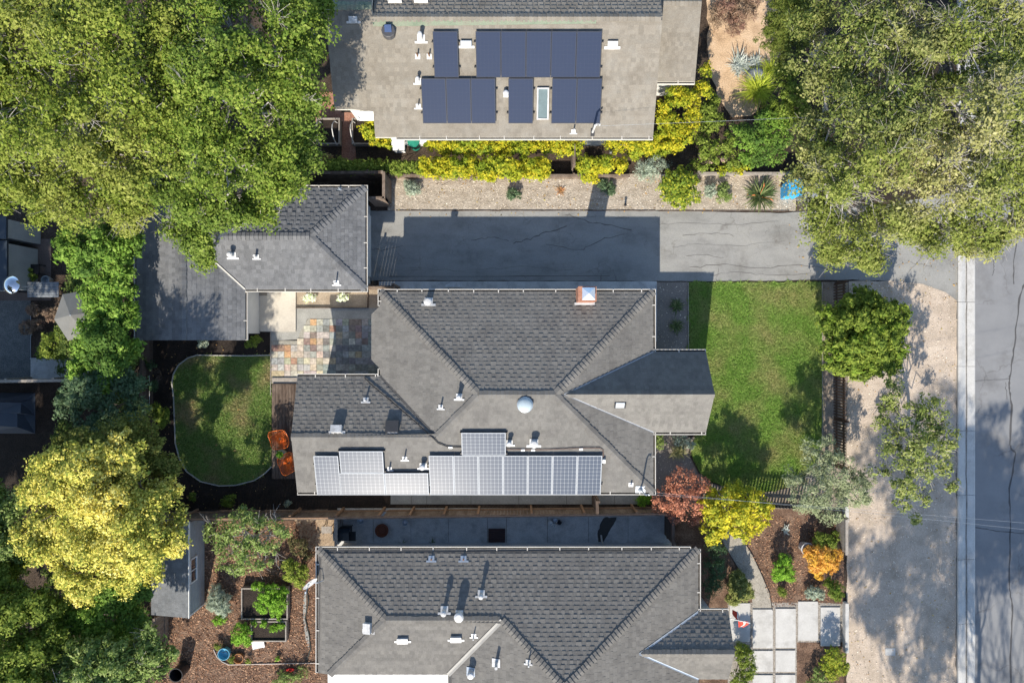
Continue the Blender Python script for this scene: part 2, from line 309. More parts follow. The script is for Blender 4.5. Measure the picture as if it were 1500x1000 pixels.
def rosette(name, label, c, n, length, width, mat, cat='plant', group=None, lift=(0.2, 1.2), droop=0.6, seg=4, z0=0.02, spread=0.05, flower=None):
    """plant of long blades that rise from one root and bend over"""
    c = np.array(c, float); t = thing(name, c, label, cat, group); V = []; F = []
    for i in range(n):
        az = rng.uniform(0, 2 * np.pi); el = rng.uniform(*lift); ln = length * rng.uniform(0.6, 1.1); w = width * rng.uniform(0.7, 1.2)
        h = np.array([math.cos(az), math.sin(az), 0]); s = np.array([-h[1], h[0], 0]); p = np.array([rng.normal() * spread, rng.normal() * spread, z0]); o = len(V)
        for k in range(seg + 1):
            q = k / seg; a = el - droop * q * 1.2
            ww = w * (1 - q ** 1.6) * (0.6 + 0.8 * q) / 2 + 0.001
            V += [p + s * ww, p - s * ww]; p = p + (h * math.cos(a) + np.array([0, 0, math.sin(a)])) * ln / seg
            p[2] = max(p[2], 0.015)
        F += [(o + 2 * k, o + 2 * k + 1, o + 2 * k + 3, o + 2 * k + 2) for k in range(seg)]
    link('leaves', mesh_np('leaves', V, F, mat), t)
    if flower:
        fb = MB()
        for i in range(flower[0]):
            az = rng.uniform(0, 6.28); r = length * rng.uniform(0.1, 0.5); q = c + np.array([math.cos(az) * r, math.sin(az) * r, length * 0.75])
            fb.tube([c + np.array([0, 0, 0.05]), q], [0.01, 0.006], 4); fb.tube([q, q + np.array([0.14 * math.cos(az), 0.14 * math.sin(az), 0.05])], [0.03, 0.004], 5)
        new('flower', fb, flower[1], t)
    return t
def in_poly(pts, poly):
    x, y = pts[:, 0], pts[:, 1]; ins = np.zeros(len(pts), bool); n = len(poly)
    for i in range(n):
        x0, y0 = poly[i][:2]; x1, y1 = poly[(i + 1) % n][:2]
        c = ((y0 > y) != (y1 > y)) & (x < (x1 - x0) * (y - y0) / (y1 - y0 + 1e-12) + x0); ins ^= c
    return ins
def scatter(poly, dens):
    a = np.array([p[:2] for p in poly]); lo, hi = a.min(0), a.max(0); n = int(dens * np.prod(hi - lo))
    p = rng.uniform(lo, hi, (n, 2)); return p[in_poly(p, a)]
def rough(pts, amp=0.04, step=0.35):
    out = []; n = len(pts)
    for i in range(n):
        a, b = np.array(pts[i][:2], float), np.array(pts[(i + 1) % n][:2], float); d = np.linalg.norm(b - a); k = max(1, int(d / step))
        pr = np.array([-(b - a)[1], (b - a)[0]]) / (d + 1e-9)
        for j in range(k): out.append(a + (b - a) * j / k + (pr * rng.normal() * amp if j else 0))
    return out
def px(pts, z=0.0): return [P(x, y, z)[:2] for x, y in pts]
def sheet(name, poly, z, mat, parent=None, kind='structure', jag=0.0, **kw):
    poly = rough(poly, jag) if jag else poly; mb = MB(); mb.add([(p[0], p[1], z) for p in poly], [tuple(range(len(poly)))])
    a = sum(poly[i][0] * poly[(i + 1) % len(poly)][1] - poly[(i + 1) % len(poly)][0] * poly[i][1] for i in range(len(poly)))
    if a < 0: mb.f = [tuple(reversed(f)) for f in mb.f]
    return new(name, mb, mat, parent, kind=kind if parent is None else None, **kw)
def chips(name, poly, dens, mat, size=(0.05, 0.02), label=None, cat=None, parent=None, z=0.012):
    p = scatter(poly, dens); n = len(p); C = np.column_stack([p, np.full(n, z) + rng.uniform(0, 0.02, n)])
    N = unit(np.array([0, 0, 1.0]) + rng.normal(size=(n, 3)) * 0.35); V, F = leaf_quads(C, N, size[0], size[1])
    return link(name, mesh_np(name, V, F, mat), parent, label=label, cat=cat, kind='stuff')
def grass(name, poly, dens, mat, label, hgt=0.06):
    p = scatter(poly, dens); n = len(p); az = rng.uniform(0, 2 * np.pi, n); h = hgt * rng.uniform(0.5, 1.4, n); w = rng.uniform(0.009, 0.02, n)
    lean = rng.normal(size=(n, 2)) * 0.9 * h[:, None]; s = np.stack([np.cos(az), np.sin(az)], 1) * w[:, None]; z = np.full(n, 0.008)
    V = np.stack([np.column_stack([p - s, z]), np.column_stack([p + s, z]), np.column_stack([p + lean, z + h])], 1).reshape(-1, 3)
    return link(name, mesh_np(name, V, np.arange(3 * n).reshape(n, 3), mat), None, label=label, cat='grass', kind='stuff')
def ribbon(mb, pts, w, z, jit=0.05, sub=6):
    pts = [np.array(p[:2], float) for p in pts]; fine = []
    for i in range(len(pts) - 1):
        for k in range(sub):
            q = pts[i] + (pts[i + 1] - pts[i]) * k / sub; fine.append(q + (rng.normal(size=2) * jit if (i or k) else 0))
    fine.append(pts[-1]); V = []
    for i, q in enumerate(fine):
        d = fine[min(i + 1, len(fine) - 1)] - fine[max(i - 1, 0)]; d = d / (np.linalg.norm(d) + 1e-9); s = np.array([-d[1], d[0]]) * w * rng.uniform(0.4, 1.3) / 2
        V += [(q[0] - s[0], q[1] - s[1], z), (q[0] + s[0], q[1] + s[1], z)]
    mb.add(V, [(2 * i, 2 * i + 2, 2 * i + 3, 2 * i + 1) for i in range(len(fine) - 1)]); return mb
# ------------------------------------------------------------------ the setting: ground, street, driveway, lawns, paths
sheet('ground', [(-400, -400), (400, -400), (400, 400), (-400, 400)], -0.02, mulch)
street = sheet('street', [(P(1428, 0)[0], -300), (60, -300), (60, 300), (P(1428, 0)[0], 300)], 0.0, asph_st)
verge_poly = px([(1240, 1100), (1240, 700), (1243, 412), (1300, 411), (1352, 416), (1385, 428), (1401, 440), (1400, 1100)])
sheet('dirt_verge', verge_poly, 0.012, dg, jag=0.02)
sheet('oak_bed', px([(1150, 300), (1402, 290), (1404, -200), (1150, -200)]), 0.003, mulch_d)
drive_poly = px([(530, 309), (960, 309), (1150, 312), (1300, 300), (1404, 280), (1403, 441), (1385, 428), (1352, 416), (1300, 411), (1236, 410), (1010, 412), (900, 411), (530, 411)])
driveway = sheet('driveway', drive_poly, 0.008, asph_dr, jag=0.012)
# rolled concrete kerb and gutter, slab by slab
kerb = thing('kerb', P(1415, 536), None, None, kind='structure')
def gutter_slab(y0, y1):
    a = P(1401.5, y0)[0]; b = P(1414.5, y0)[0]; c = P(1428, y0)[0]; Y0 = P(0, y0)[1] - 0.008; Y1 = P(0, y1)[1] + 0.008; mb = MB()
    prof = [(a, -0.05), (a, 0.10), (a + 0.04, 0.115), (a + 0.16, 0.105), (b - 0.06, 0.045), (b + 0.03, 0.030), (c - 0.05, 0.045), (c, 0.02), (c, -0.05)]
    V = [(x, Y0, z) for x, z in prof] + [(x, Y1, z) for x, z in prof]; n = len(prof)
    mb.add(V, [(i, i + 1, n + i + 1, n + i) for i in range(n - 1)] + [tuple(range(n)), tuple(range(2 * n - 1, n - 1, -1))])
    new('gutter_slab', mb, conc, kerb)
for k in range(-8, 10): gutter_slab(536.5 + 94 * k, 536.5 + 94 * (k + 1))
silt = surf('gutter_silt', [(0.12, 0.11, 0.095), (0.26, 0.25, 0.23)], scale=2, fine=30, bump=0.3, var=0.3)
for k in range(-3, 6):
    q = [P(1414.9 + rng.normal() * 0.25, 536.5 + 94 * (k + i / 6)) for i in range(7)]
    new('silt_line', MB().tube([(p[0], p[1], 0.028) for p in q], [0.028 + 0.014 * rng.random() for p in q], 6, cap=False), silt, kerb)
# cracks sealed with tar in the street, open cracks in the driveway
for pts, w in [([(1499, 300), (1485, 380), (1485, 416)], 0.05), ([(1502, 412), (1493, 436), (1486, 506), (1480, 548), (1478, 568), (1482, 593), (1479, 652)], 0.075),
               ([(1480, 652), (1481, 656), (1488, 664), (1479, 715), (1480, 772), (1478, 859), (1483, 886), (1480, 962), (1484, 1100)], 0.07),
               ([(1428, 558), (1452, 556), (1480, 555)], 0.02), ([(1428, 772), (1460, 777), (1500, 781), (1560, 786)], 0.04), ([(1455, 380), (1456, 395), (1453, 404)], 0.03), ([(1473, 560), (1475, 585)], 0.03)]:
    new('tar_seal', ribbon(MB(), [P(*p) for p in pts], w, 0.005, 0.012), tar, street)
for pts, w in [([(828, 315), (845, 320), (880, 328), (925, 337)], 0.05), ([(752, 357), (775, 350), (800, 340), (830, 331)], 0.045), ([(690, 352), (720, 348), (745, 353)], 0.03), ([(800, 358), (850, 366), (880, 352), (915, 343)], 0.035),
               ([(540, 365), (560, 367), (590, 360)], 0.03), ([(965, 330), (1010, 326), (1060, 330), (1140, 324)], 0.015), ([(1000, 345), (1050, 341), (1075, 347)], 0.02), ([(1005, 375), (1030, 372), (1060, 378)], 0.02),
               ([(1010, 391), (1060, 387), (1110, 392), (1170, 388), (1225, 394)], 0.03), ([(1040, 403), (1085, 398), (1130, 403), (1190, 400)], 0.022), ([(1050, 411), (1052, 392)], 0.015), ([(985, 362), (1020, 357), (1080, 361), (1150, 352)], 0.012),
               ([(852, 318), (900, 318), (922, 319)], 0.02), ([(600, 392), (680, 396), (760, 391), (840, 395)], 0.012), ([(1120, 345), (1125, 333)], 0.012), ([(1310, 390), (1335, 384), (1365, 391)], 0.012), ([(1330, 400), (1350, 375)], 0.01)]:
    new('crack', ribbon(MB(), [P(*p) for p in pts], w, 0.0125, 0.03), crackm, driveway)
for x in (880, 902): new('crack', ribbon(MB(), [P(x, 404), P(x, 412)], 0.025, 0.0125, 0.003), crackm, driveway)
new('crack', ribbon(MB(), [P(570, 405), P(700, 405), P(893, 404)], 0.035, 0.0125, 0.006), crackm, driveway)
sheet('side_walk', px([(555, 412), (962, 412), (962, 500), (930, 500), (930, 440), (555, 440)]), 0.006, conc_s)
# gravel bed along the driveway
gravel_poly = px([(568, 255), (1165, 255), (1165, 309), (960, 308), (568, 308)])
sheet('gravel_bed', gravel_poly, 0.016, gravel, jag=0.015)
new('drive_edging', MB().box((P(770, 308.6)[0], P(0, 308.6)[1], 0.02), (P(960, 0)[0] - P(580, 0)[0], 0.03, 0.05)).box((P(1060, 309.2)[0], P(0, 309.2)[1], 0.02), (P(1155, 0)[0] - P(964, 0)[0], 0.03, 0.05), m=0), wood_d, None, kind='structure')
# front garden
lawn_poly = px([(1008.5, 413), (1203, 413), (1204, 560), (1203, 655), (1197, 672), (1178, 695), (1155, 712), (1120, 719), (1085, 716), (1045, 706), (1024, 690), (1014, 668), (1012, 652), (1020, 640), (1008.5, 600)])
sheet('front_lawn', lawn_poly, 0.006, soil_g)
sheet('front_bed', px([(960, 413), (1008, 413), (1008, 640), (1020, 640), (1010, 668), (1024, 693), (1045, 708), (1085, 719), (1120, 722), (1120, 745), (955, 745), (955, 620)]), 0.002, gravel_d)
sheet('fence_bed', px([(1203, 413), (1243, 413), (1241, 745), (1120, 745), (1120, 721), (1157, 714), (1180, 697), (1200, 674)]), 0.002, surf('pale_bed_soil', [(0.16, 0.13, 0.10), (0.26, 0.215, 0.165), (0.33, 0.275, 0.215)], scale=2.2, fine=26, bump=0.6, var=0.3, dist=0.03))
def edging(name, pts, w, h, mat, closed=False):
    q = [np.array([p[0], p[1], h / 2]) for p in pts]; mb = MB()
    for a, b in zip(q[:-1], q[1:]):
        d = b - a; mb.box((a + b) / 2, (np.linalg.norm(d) + w * 0.4, w, h + 0.0), math.atan2(d[1], d[0]))
    return new(name, mb, mat, None, kind='structure')
edging('lawn_edging', px([(1204, 414), (1204.5, 655), (1198, 674), (1179, 697), (1156, 714)]), 0.03, 0.06, wood_g)
edging('lawn_edging', px([(1008, 414), (1008, 512)]), 0.03, 0.05, wood_g)
edging('lawn_edging', px([(1012, 640), (1009, 655), (1012, 670), (1023, 692), (1044, 708)]), 0.03, 0.05, wood_d)
# back garden
back_poly = px([(396.5, 520), (362, 521), (321, 520.5), (289, 520), (276, 524), (262, 534.5), (254.5, 548), (252.5, 561), (255, 582), (256, 611.5), (257.5, 649), (263.5, 671), (274, 690), (294.5, 704.6), (321.5, 711), (346, 710), (373, 703), (389, 692.5), (398, 683), (398, 579)])
sheet('dark_mulch_shade_bed', px([(205, 440), (362, 440), (397, 486), (397, 560), (470, 560), (560, 726), (570, 744), (210, 764), (120, 764), (120, 500)]), -0.012, mulch_d)
sheet('dark_mulch_shade_bed', px([(-200, 557), (210, 557), (210, 775), (-200, 775)]), -0.008, mulch_d)  # darker sheet that paints the deep shade of the left yard onto its ground
sheet('back_lawn', back_poly, 0.006, soil_g)
edging('lawn_edging', [back_poly[i] for i in list(range(0, 19))], 0.045, 0.06, plain('pale_edging', (0.42, 0.40, 0.37)))
edging('lawn_edging', px([(396.8, 486), (396.8, 579)]), 0.03, 0.05, wood_g)
pad = new('concrete_pad', MB().prism(px([(361, 424), (434, 424), (434, 485.5), (361, 485.5)]), -0.1, 0.09), conc_w, None, kind='structure')
new('doormat', MB().box(tuple(P(378, 430.5)[:2]) + (0.098,), (0.86, 0.16, 0.012)), surf('tan_mat', [(0.26, 0.22, 0.17), (0.34, 0.29, 0.22)], scale=6), None, label='thin tan doormat on the pale concrete pad under the garage eave', cat='doormat')
sheet('garden_walk', px([(434, 451), (556, 451), (556, 470), (450, 467), (446, 478), (438, 497), (397, 499), (397, 485), (434, 485)]), 0.010, conc_g)
sheet('planting_strip', px([(434, 420), (556, 420), (556, 451), (434, 451)]), 0.004, surf('dry_soil', [(0.27, 0.215, 0.155), (0.38, 0.315, 0.235)], scale=3, fine=26, bump=0.6, var=0.25, dist=0.03))
edging('strip_edging', px([(434, 451), (539, 450.5), (539, 424)]), 0.03, 0.1, wood_d)
# slate patio, tile by tile
slate_c = {'cream': (0.50, 0.44, 0.33), 'pale': (0.46, 0.44, 0.38), 'buff': (0.42, 0.33, 0.21), 'blue': (0.29, 0.31, 0.31), 'grey': (0.22, 0.235, 0.235), 'dark': (0.15, 0.165, 0.165), 'orange': (0.47, 0.27, 0.11), 'rust': (0.33, 0.19, 0.12), 'plum': (0.2, 0.14, 0.125), 'sage': (0.33, 0.34, 0.28)}
def tile_mat():
    m, n, l, b = nodes('slate'); oi = n.new('ShaderNodeObjectInfo'); g = n.new('ShaderNodeNewGeometry')
    a = n.new('ShaderNodeTexNoise'); a.inputs['Scale'].default_value = 9; a.inputs['Detail'].default_value = 5; l.new(g.outputs['Position'], a.inputs['Vector'])
    mr = n.new('ShaderNodeMapRange'); mr.inputs[1].default_value = 0.3; mr.inputs[2].default_value = 0.7; mr.inputs[3].default_value = 0.6; mr.inputs[4].default_value = 1.25; l.new(a.outputs['Fac'], mr.inputs[0])
    hs = n.new('ShaderNodeHueSaturation'); l.new(oi.outputs['Color'], hs.inputs['Color']); l.new(mr.outputs[0], hs.inputs['Value'])
    a2 = n.new('ShaderNodeTexNoise'); a2.inputs['Scale'].default_value = 4; l.new(g.outputs['Position'], a2.inputs['Vector'])
    mr2 = n.new('ShaderNodeMapRange'); mr2.inputs[1].default_value = 0.35; mr2.inputs[2].default_value = 0.65; mr2.inputs[3].default_value = 0.49; mr2.inputs[4].default_value = 0.508; l.new(a2.outputs['Fac'], mr2.inputs[0]); l.new(mr2.outputs[0], hs.inputs['Hue'])
    l.new(hs.outputs[0], b.inputs['Base Color']); b.inputs['Roughness'].default_value = 0.75
    bp = n.new('ShaderNodeBump'); bp.inputs['Strength'].default_value = 0.3; bp.inputs['Distance'].default_value = 0.01; l.new(a.outputs['Fac'], bp.inputs['Height']); l.new(bp.outputs[0], b.inputs['Normal'])
    return m
patio_poly = px([(451, 466.5), (556, 466.5), (556, 560), (397.5, 560), (397.5, 499), (436, 499), (439, 487), (446, 477)])
patio = thing('slate_patio', P(480, 510), None, None, kind='structure')
new('mortar_bed', MB().prism(patio_poly, -0.05, 0.012), surf('grout', [(0.26, 0.25, 0.21), (0.34, 0.32, 0.27)], scale=6), patio)
tme = MB().box((0, 0, 0), (1, 1, 1)); tile_mesh = bpy.data.meshes.new('tile'); tile_mesh.from_pydata(tme.v, [], tme.f); tile_mesh.materials.append(tile_mat())
def tile(x0, y0, x1, y1, c, z=0.02):
    a = P(x0, y1); b = P(x1, y0); q = (a + b) / 2
    o = link('tile', tile_mesh, patio, loc=(q[0] - ORG[patio][0], q[1] - ORG[patio][1], z + rng.uniform(-0.002, 0.003))); o.scale = (b[0] - a[0] - 0.012, b[1] - a[1] - 0.012, 0.02)
    cc = (np.array(slate_c[c]) * 0.8 + np.array([0.34, 0.31, 0.25]) * 0.2) * rng.uniform(0.85, 1.15) * (1 + rng.normal(size=3) * 0.04); o.color = (*[float(np.clip(v, 0.02, 0.8)) for v in cc], 1)
fixed = {(6, 0): 'orange', (6, 3): 'orange', (5, 3): 'plum', (6, 2): 'plum', (6, 4): 'plum', (5, 4): 'blue', (2, 4): 'orange', (2, 5): 'orange', (3, 6): 'rust', (0, 6): 'blue', (1, 6): 'blue', (9, 1): 'rust', (0, 4): 'rust', (1, 4): 'rust', (7, 1): 'blue', (3, 4): 'pale', (4, 4): 'cream', (13, 2): 'rust', (13, 5): 'buff', (12, 3): 'pale', (9, 6): 'buff', (10, 4): 'dark', (11, 4): 'dark', (9, 5): 'dark', (10, 5): 'dark'}
px0, py0, pp = 397.8, 467.2, 9.45
start = [6, 5, 5, 4, 0, 0, 0, 0, 0, 0]
for r in range(10):
    c = start[r]
    while c < 17:
        k = fixed.get((c, r)); wide = 1
        if k is None:
            left = c < 8  # right columns get greyer, darker tiles: the shade there is put into their colour
            k = rng.choice(['cream', 'pale', 'buff', 'blue', 'sage', 'rust'], p=[0.5, 0.27, 0.1, 0.05, 0.07, 0.01]) if left else rng.choice(['grey', 'dark', 'blue', 'sage', 'plum', 'pale', 'buff'], p=[0.27, 0.15, 0.2, 0.14, 0.08, 0.09, 0.07])
            if rng.random() < 0.2 and (c + 1, r) not in fixed and c < 16: wide = 2
        tile(px0 + pp * c, py0 + pp * r, px0 + pp * (c + wide), py0 + pp * (r + 1), k); c += wide
# deck with its boards and step
deck = thing('timber_deck', P(430, 630), 'weathered brown plank deck beside the back lawn under the west eave', 'deck')
bw = 0.14
dx0, dx1, dy0, dy1 = P(401, 0)[0], P(470, 0)[0], P(0, 700)[1], P(0, 563)[1]
plank = MB().box((0, 0, 0), (1, 1, 1)); plank_me = bpy.data.meshes.new('plank'); plank_me.from_pydata(plank.v, [], plank.f); plank_me.materials.append(wood_d)
k = 0
while dx0 + (k + 1) * bw < dx1:
    o = link('plank', plank_me, deck, loc=(dx0 + (k + 0.5) * bw - ORG[deck][0], (dy0 + dy1) / 2 - ORG[deck][1], 0.14 + rng.uniform(-0.004, 0.004))); o.scale = (bw - 0.012, dy1 - dy0, 0.035); k += 1
new('rim_joist', MB().box(((dx0 + dx1) / 2, dy1 + 0.02, 0.07), (dx1 - dx0, 0.035, 0.16)).box((dx0 - 0.02, (dy0 + dy1) / 2, 0.06), (0.035, dy1 - dy0, 0.14)), wood_d, deck)
new('step', MB().box((P(432, 0)[0], P(0, 557)[1], 0.06), (2.0, 0.24, 0.05)), wood_g, deck)
# slabs of the two side yards
def slab_row(name, xs, y0, y1, mat, z=0.02):
    t = thing(name, P((xs[0] + xs[-1]) / 2, (y0 + y1) / 2), None, None, kind='structure')
    for a, b in zip(xs[:-1], xs[1:]):
        p, q = P(a, y1), P(b, y0); new('slab', MB().prism([(p[0] + 0.008, p[1]), (q[0] - 0.008, p[1]), (q[0] - 0.008, q[1]), (p[0] + 0.008, q[1])], -0.1, z + rng.uniform(-0.004, 0.004)), mat, t)
    return t
slab_row('side_yard_slabs', [572, 603, 625, 690, 760, 830, 900, 936], 712, 738, conc_g)
side2 = slab_row('neighbour_side_yard', [494, 547, 602, 657, 714, 742, 802, 862, 920, 984], 744, 799, conc_s, 0.02)
# neighbour front garden below
sheet('bark_bed', px([(985, 745), (1236, 745), (1236, 1150), (985, 1150)]), 0.004, mulch_r)
path_poly = px([(1062, 755), (1070, 775), (1088, 790), (1102, 812), (1115, 840), (1127, 868), (1131, 893), (1103, 893), (1101, 872), (1094, 850), (1080, 830), (1063, 802), (1052, 775), (1050, 755)])
sheet('gravel_path', path_poly, 0.012, path_g)
edging('path_edging', px([(1070, 775), (1088, 790), (1102, 812), (1115, 840), (1127, 868), (1131, 893)]), 0.02, 0.05, metal_b)
edging('path_edging', px([(1064, 803), (1080, 830), (1094, 850), (1101, 872)]), 0.02, 0.05, metal_b)
sheet('pebble_strip', px([(1066, 882), (1201, 882), (1236, 884), (1236, 1150), (1066, 1150)]), 0.008, peb)
sheet('bark_bed', px([(1167, 940), (1236, 940), (1236, 1150), (1167, 1150)]), 0.012, mulch_r)
pav = thing('paver_path', P(1134, 920), None, None, kind='structure')
for (x0, y0, x1, y1) in [(1068.5, 882.5, 1098, 939), (1102, 891.5, 1131.5, 948), (1135.5, 890.5, 1165, 947.5), (1168.5, 880, 1197.5, 937), (1201.5, 888.5, 1230, 945), (1102, 952, 1131.5, 982.5), (1135.5, 951.5, 1164.5, 982.5), (1102, 987.5, 1131.5, 1018), (1135.5, 987, 1164.5, 1018), (1102, 1023, 1131.5, 1060), (1135.5, 1023, 1164.5, 1060)]:
    a, b = P(x0, y1), P(x1, y0); new('paver', MB().prism([(a[0], a[1]), (b[0], a[1]), (b[0], b[1]), (a[0], b[1])], -0.05, 0.05), conc, pav)
sheet('orange_path', px([(1033, -60), (1090, -60), (1150, 30), (1145, 75), (1130, 130), (1100, 170), (1072, 172), (1050, 140), (1038, 90)]), 0.006, dirt_o, jag=0.05)
# other neighbours: mulch garden, brick path, dark yard at the left
sheet('mulch_garden', px([(225, 762), (465, 762), (500, 1150), (225, 1150)]), 0.004, mulch_r)
sheet('dry_patch', px([(430, 757), (492, 757), (492, 800), (470, 815), (440, 790)]), 0.010, surf('dry_chip_soil', [(0.26, 0.19, 0.125), (0.38, 0.29, 0.20)], scale=3, fine=24, bump=0.7, var=0.35, dist=0.03), jag=0.05)
sheet('brick_walk', px([(462, 135), (500, 135), (500, 165), (548, 165), (548, 176), (519, 176), (522, 243), (500, 243), (502, 178), (462, 178)]), 0.008, surf('terracotta_paving', [(0.26, 0.12, 0.08), (0.38, 0.20, 0.14)], scale=3, fine=16, bump=0.4, var=0.3, dist=0.02))
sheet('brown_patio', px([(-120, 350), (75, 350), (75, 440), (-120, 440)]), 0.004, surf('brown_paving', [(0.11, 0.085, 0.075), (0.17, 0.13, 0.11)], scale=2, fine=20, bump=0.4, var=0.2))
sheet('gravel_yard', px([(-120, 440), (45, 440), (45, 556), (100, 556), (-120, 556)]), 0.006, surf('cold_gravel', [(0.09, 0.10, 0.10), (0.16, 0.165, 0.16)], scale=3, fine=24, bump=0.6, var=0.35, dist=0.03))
sheet('slab_yard', px([(45, 524), (130, 524), (130, 556), (45, 556)]), 0.010, conc_s)
# loose matter: chips, pebbles, fallen leaves, grass
chip_m = leafmat('bark_chips', [(0.07, 0.035, 0.022), (0.16, 0.085, 0.05), (0.30, 0.19, 0.12)], trans=0, rough=0.9)
peb_m = leafmat('gravel_chips', [(0.20, 0.16, 0.12), (0.38, 0.32, 0.25), (0.52, 0.46, 0.38)], trans=0, rough=0.9)
fall_m = leafmat('fallen_leaves', [(0.16, 0.09, 0.035), (0.30, 0.19, 0.08), (0.22, 0.2, 0.07)], trans=0.1, rough=0.8)
chips('bark_chips', px([(225, 764), (465, 764), (470, 1010), (225, 1010)]), 260, chip_m, (0.08, 0.035), 'loose reddish bark chips over the mulch garden by the shed', 'bark chips')
chips('bark_chips', px([(1036, 755), (1236, 755), (1236, 884), (1131, 888), (1115, 840), (1088, 790), (1060, 770)]), 220, chip_m, (0.07, 0.03), 'loose bark chips around the orange shrub and gravel path', 'bark chips')
chips('gravel_chips', gravel_poly, 110, peb_m, (0.042, 0.03), 'loose tan gravel chips along the long driveway', 'gravel', z=0.02)
chips('gravel_chips', verge_poly, 60, peb_m, (0.045, 0.03), 'loose grit on the tan dirt verge beside the street', 'gravel', z=0.016)
chips('gravel_chips', px([(962, 415), (1008, 415), (1008, 640), (1020, 740), (962, 740)]), 30, peb_m, (0.045, 0.03), 'loose grit on the brown bed by the front wall', 'gravel')
chips('fallen_leaves', px([(568, 262), (1165, 262), (1165, 312), (568, 320)]), 9, fall_m, (0.07, 0.04), 'dry leaves scattered on the gravel bed and driveway edge', 'leaves', z=0.03)
chips('fallen_leaves', px([(1150, 312), (1425, 300), (1425, 460), (1150, 412)]), 7, fall_m, (0.07, 0.04), 'dry leaves scattered at the driveway mouth', 'leaves', z=0.03)
chips('fallen_leaves', px([(210, 500), (400, 500), (400, 745), (210, 745)]), 5, fall_m, (0.07, 0.04), 'few dry leaves on the dark bed and back lawn', 'leaves', z=0.03)
chips('fallen_leaves', verge_poly, 5, fall_m, (0.06, 0.035), 'few dry leaves on the dirt verge', 'leaves', z=0.03)
grass_m = leafmat('grass_blade', [(0.08, 0.15, 0.024), (0.125, 0.21, 0.038), (0.185, 0.255, 0.065)], [(0.18, 0.19, 0.065), (0.27, 0.24, 0.11), (0.15, 0.19, 0.055)], pscale=0.75, trans=0.25, pthr=(0.42, 0.7), gain=1.9)
grass_b = leafmat('thin_grass_blade', [(0.07, 0.13, 0.025), (0.12, 0.185, 0.045), (0.18, 0.22, 0.08)], [(0.18, 0.15, 0.07), (0.27, 0.21, 0.12), (0.14, 0.17, 0.06)], pscale=0.8, trans=0.25, pthr=(0.5, 0.7), gain=1.9)
grass('front_lawn_grass', rough(lawn_poly, 0.05, 0.15), 2600, grass_m, 'mown bright green grass of the front lawn')
grass('back_lawn_grass', rough(back_poly, 0.03, 0.15), 2000, grass_b, 'patchy worn grass of the rounded back lawn')
# ------------------------------------------------------------------ houses
def face_frame(pts):
    p = [np.array(q, float) for q in pts]; n = np.zeros(3)
    for i in range(len(p)): n += np.cross(p[i], p[(i + 1) % len(p)])
    n = unit(n); n = n if n[2] > 0 else -n
    u = np.array([-n[1], n[0], 0.0]); u = unit(u) if np.linalg.norm(u) > 1e-6 else np.array([1.0, 0, 0]); v = np.cross(n, u)
    if v[2] < 0: u, v = -u, -v
    return p[0], u, v, n
def intervals(poly, v):
    xs = []
    for i in range(len(poly)):
        (u0, v0), (u1, v1) = poly[i], poly[(i + 1) % len(poly)]
        if (v0 > v) != (v1 > v): xs.append(u0 + (u1 - u0) * (v - v0) / (v1 - v0))
    xs.sort(); return [(xs[i], xs[i + 1]) for i in range(0, len(xs) - 1, 2)]
def shingles(name, house, pts, mat, expo=0.165, tooth=0.017, twmin=0.12, twmax=0.23, gmin=0.09, gmax=0.2, deck=True, extra=None):
    """one roof plane: a deck slab and courses of laminated shingle tabs, every tab with its own butt edge"""
    o, u, v, n = face_frame(pts); poly = [(float(np.dot(np.array(p) - o, u)), float(np.dot(np.array(p) - o, v))) for p in pts]
    v0 = min(p[1] for p in poly); v1 = max(p[1] for p in poly); V = []; F4 = []; F3 = []
    mb = MB()
    def wedge(a0, b0, a1, b1, lo, hi, t0, t1):
        q = [o + u * a0 + v * lo + n * t0, o + u * b0 + v * lo + n * t0, o + u * b1 + v * hi + n * t1, o + u * a1 + v * hi + n * t1, o + u * a0 + v * lo, o + u * b0 + v * lo]
        mb.add(q, [(0, 1, 2, 3), (4, 5, 1, 0), (4, 0, 3), (1, 5, 2)])
    r = v0; e = 1e-4
    while r < v1 - 0.02:
        hi = min(r + expo, v1); I0 = intervals(poly, r + e); I1 = intervals(poly, hi - e)
        if len(I0) != len(I1): I0 = I1 = intervals(poly, (r + hi) / 2)
        for (a0, b0), (a1, b1) in zip(I0, I1):
            wedge(a0, b0, a1, b1, r, hi, 0.0065, 0.001)
            c = min(a0, a1) - rng.uniform(0, 0.25); end = max(b0, b1)
            while c < end:
                w = rng.uniform(twmin, twmax); x0, x1 = c, c + w; c += w + rng.uniform(gmin, gmax)
                p0, p1 = max(x0, a0), min(x1, b0); q0, q1 = max(x0, a1), min(x1, b1)
                if p1 - p0 < 0.01 and q1 - q0 < 0.01: continue
                if p1 < p0: p0 = p1 = (p0 if x0 < a0 else p1)
                if q1 < q0: q0 = q1 = (q0 if x0 < a1 else q1)
                wedge(p0, p1, q0, q1, r, hi, tooth * rng.uniform(0.75, 1.2), 0.0025)
        r += expo
    off = ORG[house]
    if deck:
        db = MB(); k = len(pts); T = [np.array(p) - n * 0.004 for p in pts]; B = [np.array(p) - np.array([0, 0, 0.14]) for p in pts]
        db.add(T + B, [tuple(range(k)), tuple(range(2 * k - 1, k - 1, -1))], 0); db.add(T + B, [(i, (i + 1) % k, k + (i + 1) % k, k + i) for i in range(k)], 1)
        new('roof', db, [felt, gut_w], house)
    return new(name, mb, mat, house, kind='stuff')
def zof(pts):
    o, u, v, n = face_frame(pts); return lambda x, y: o[2] - (n[0] * (x - o[0]) + n[1] * (y - o[1])) / n[2]
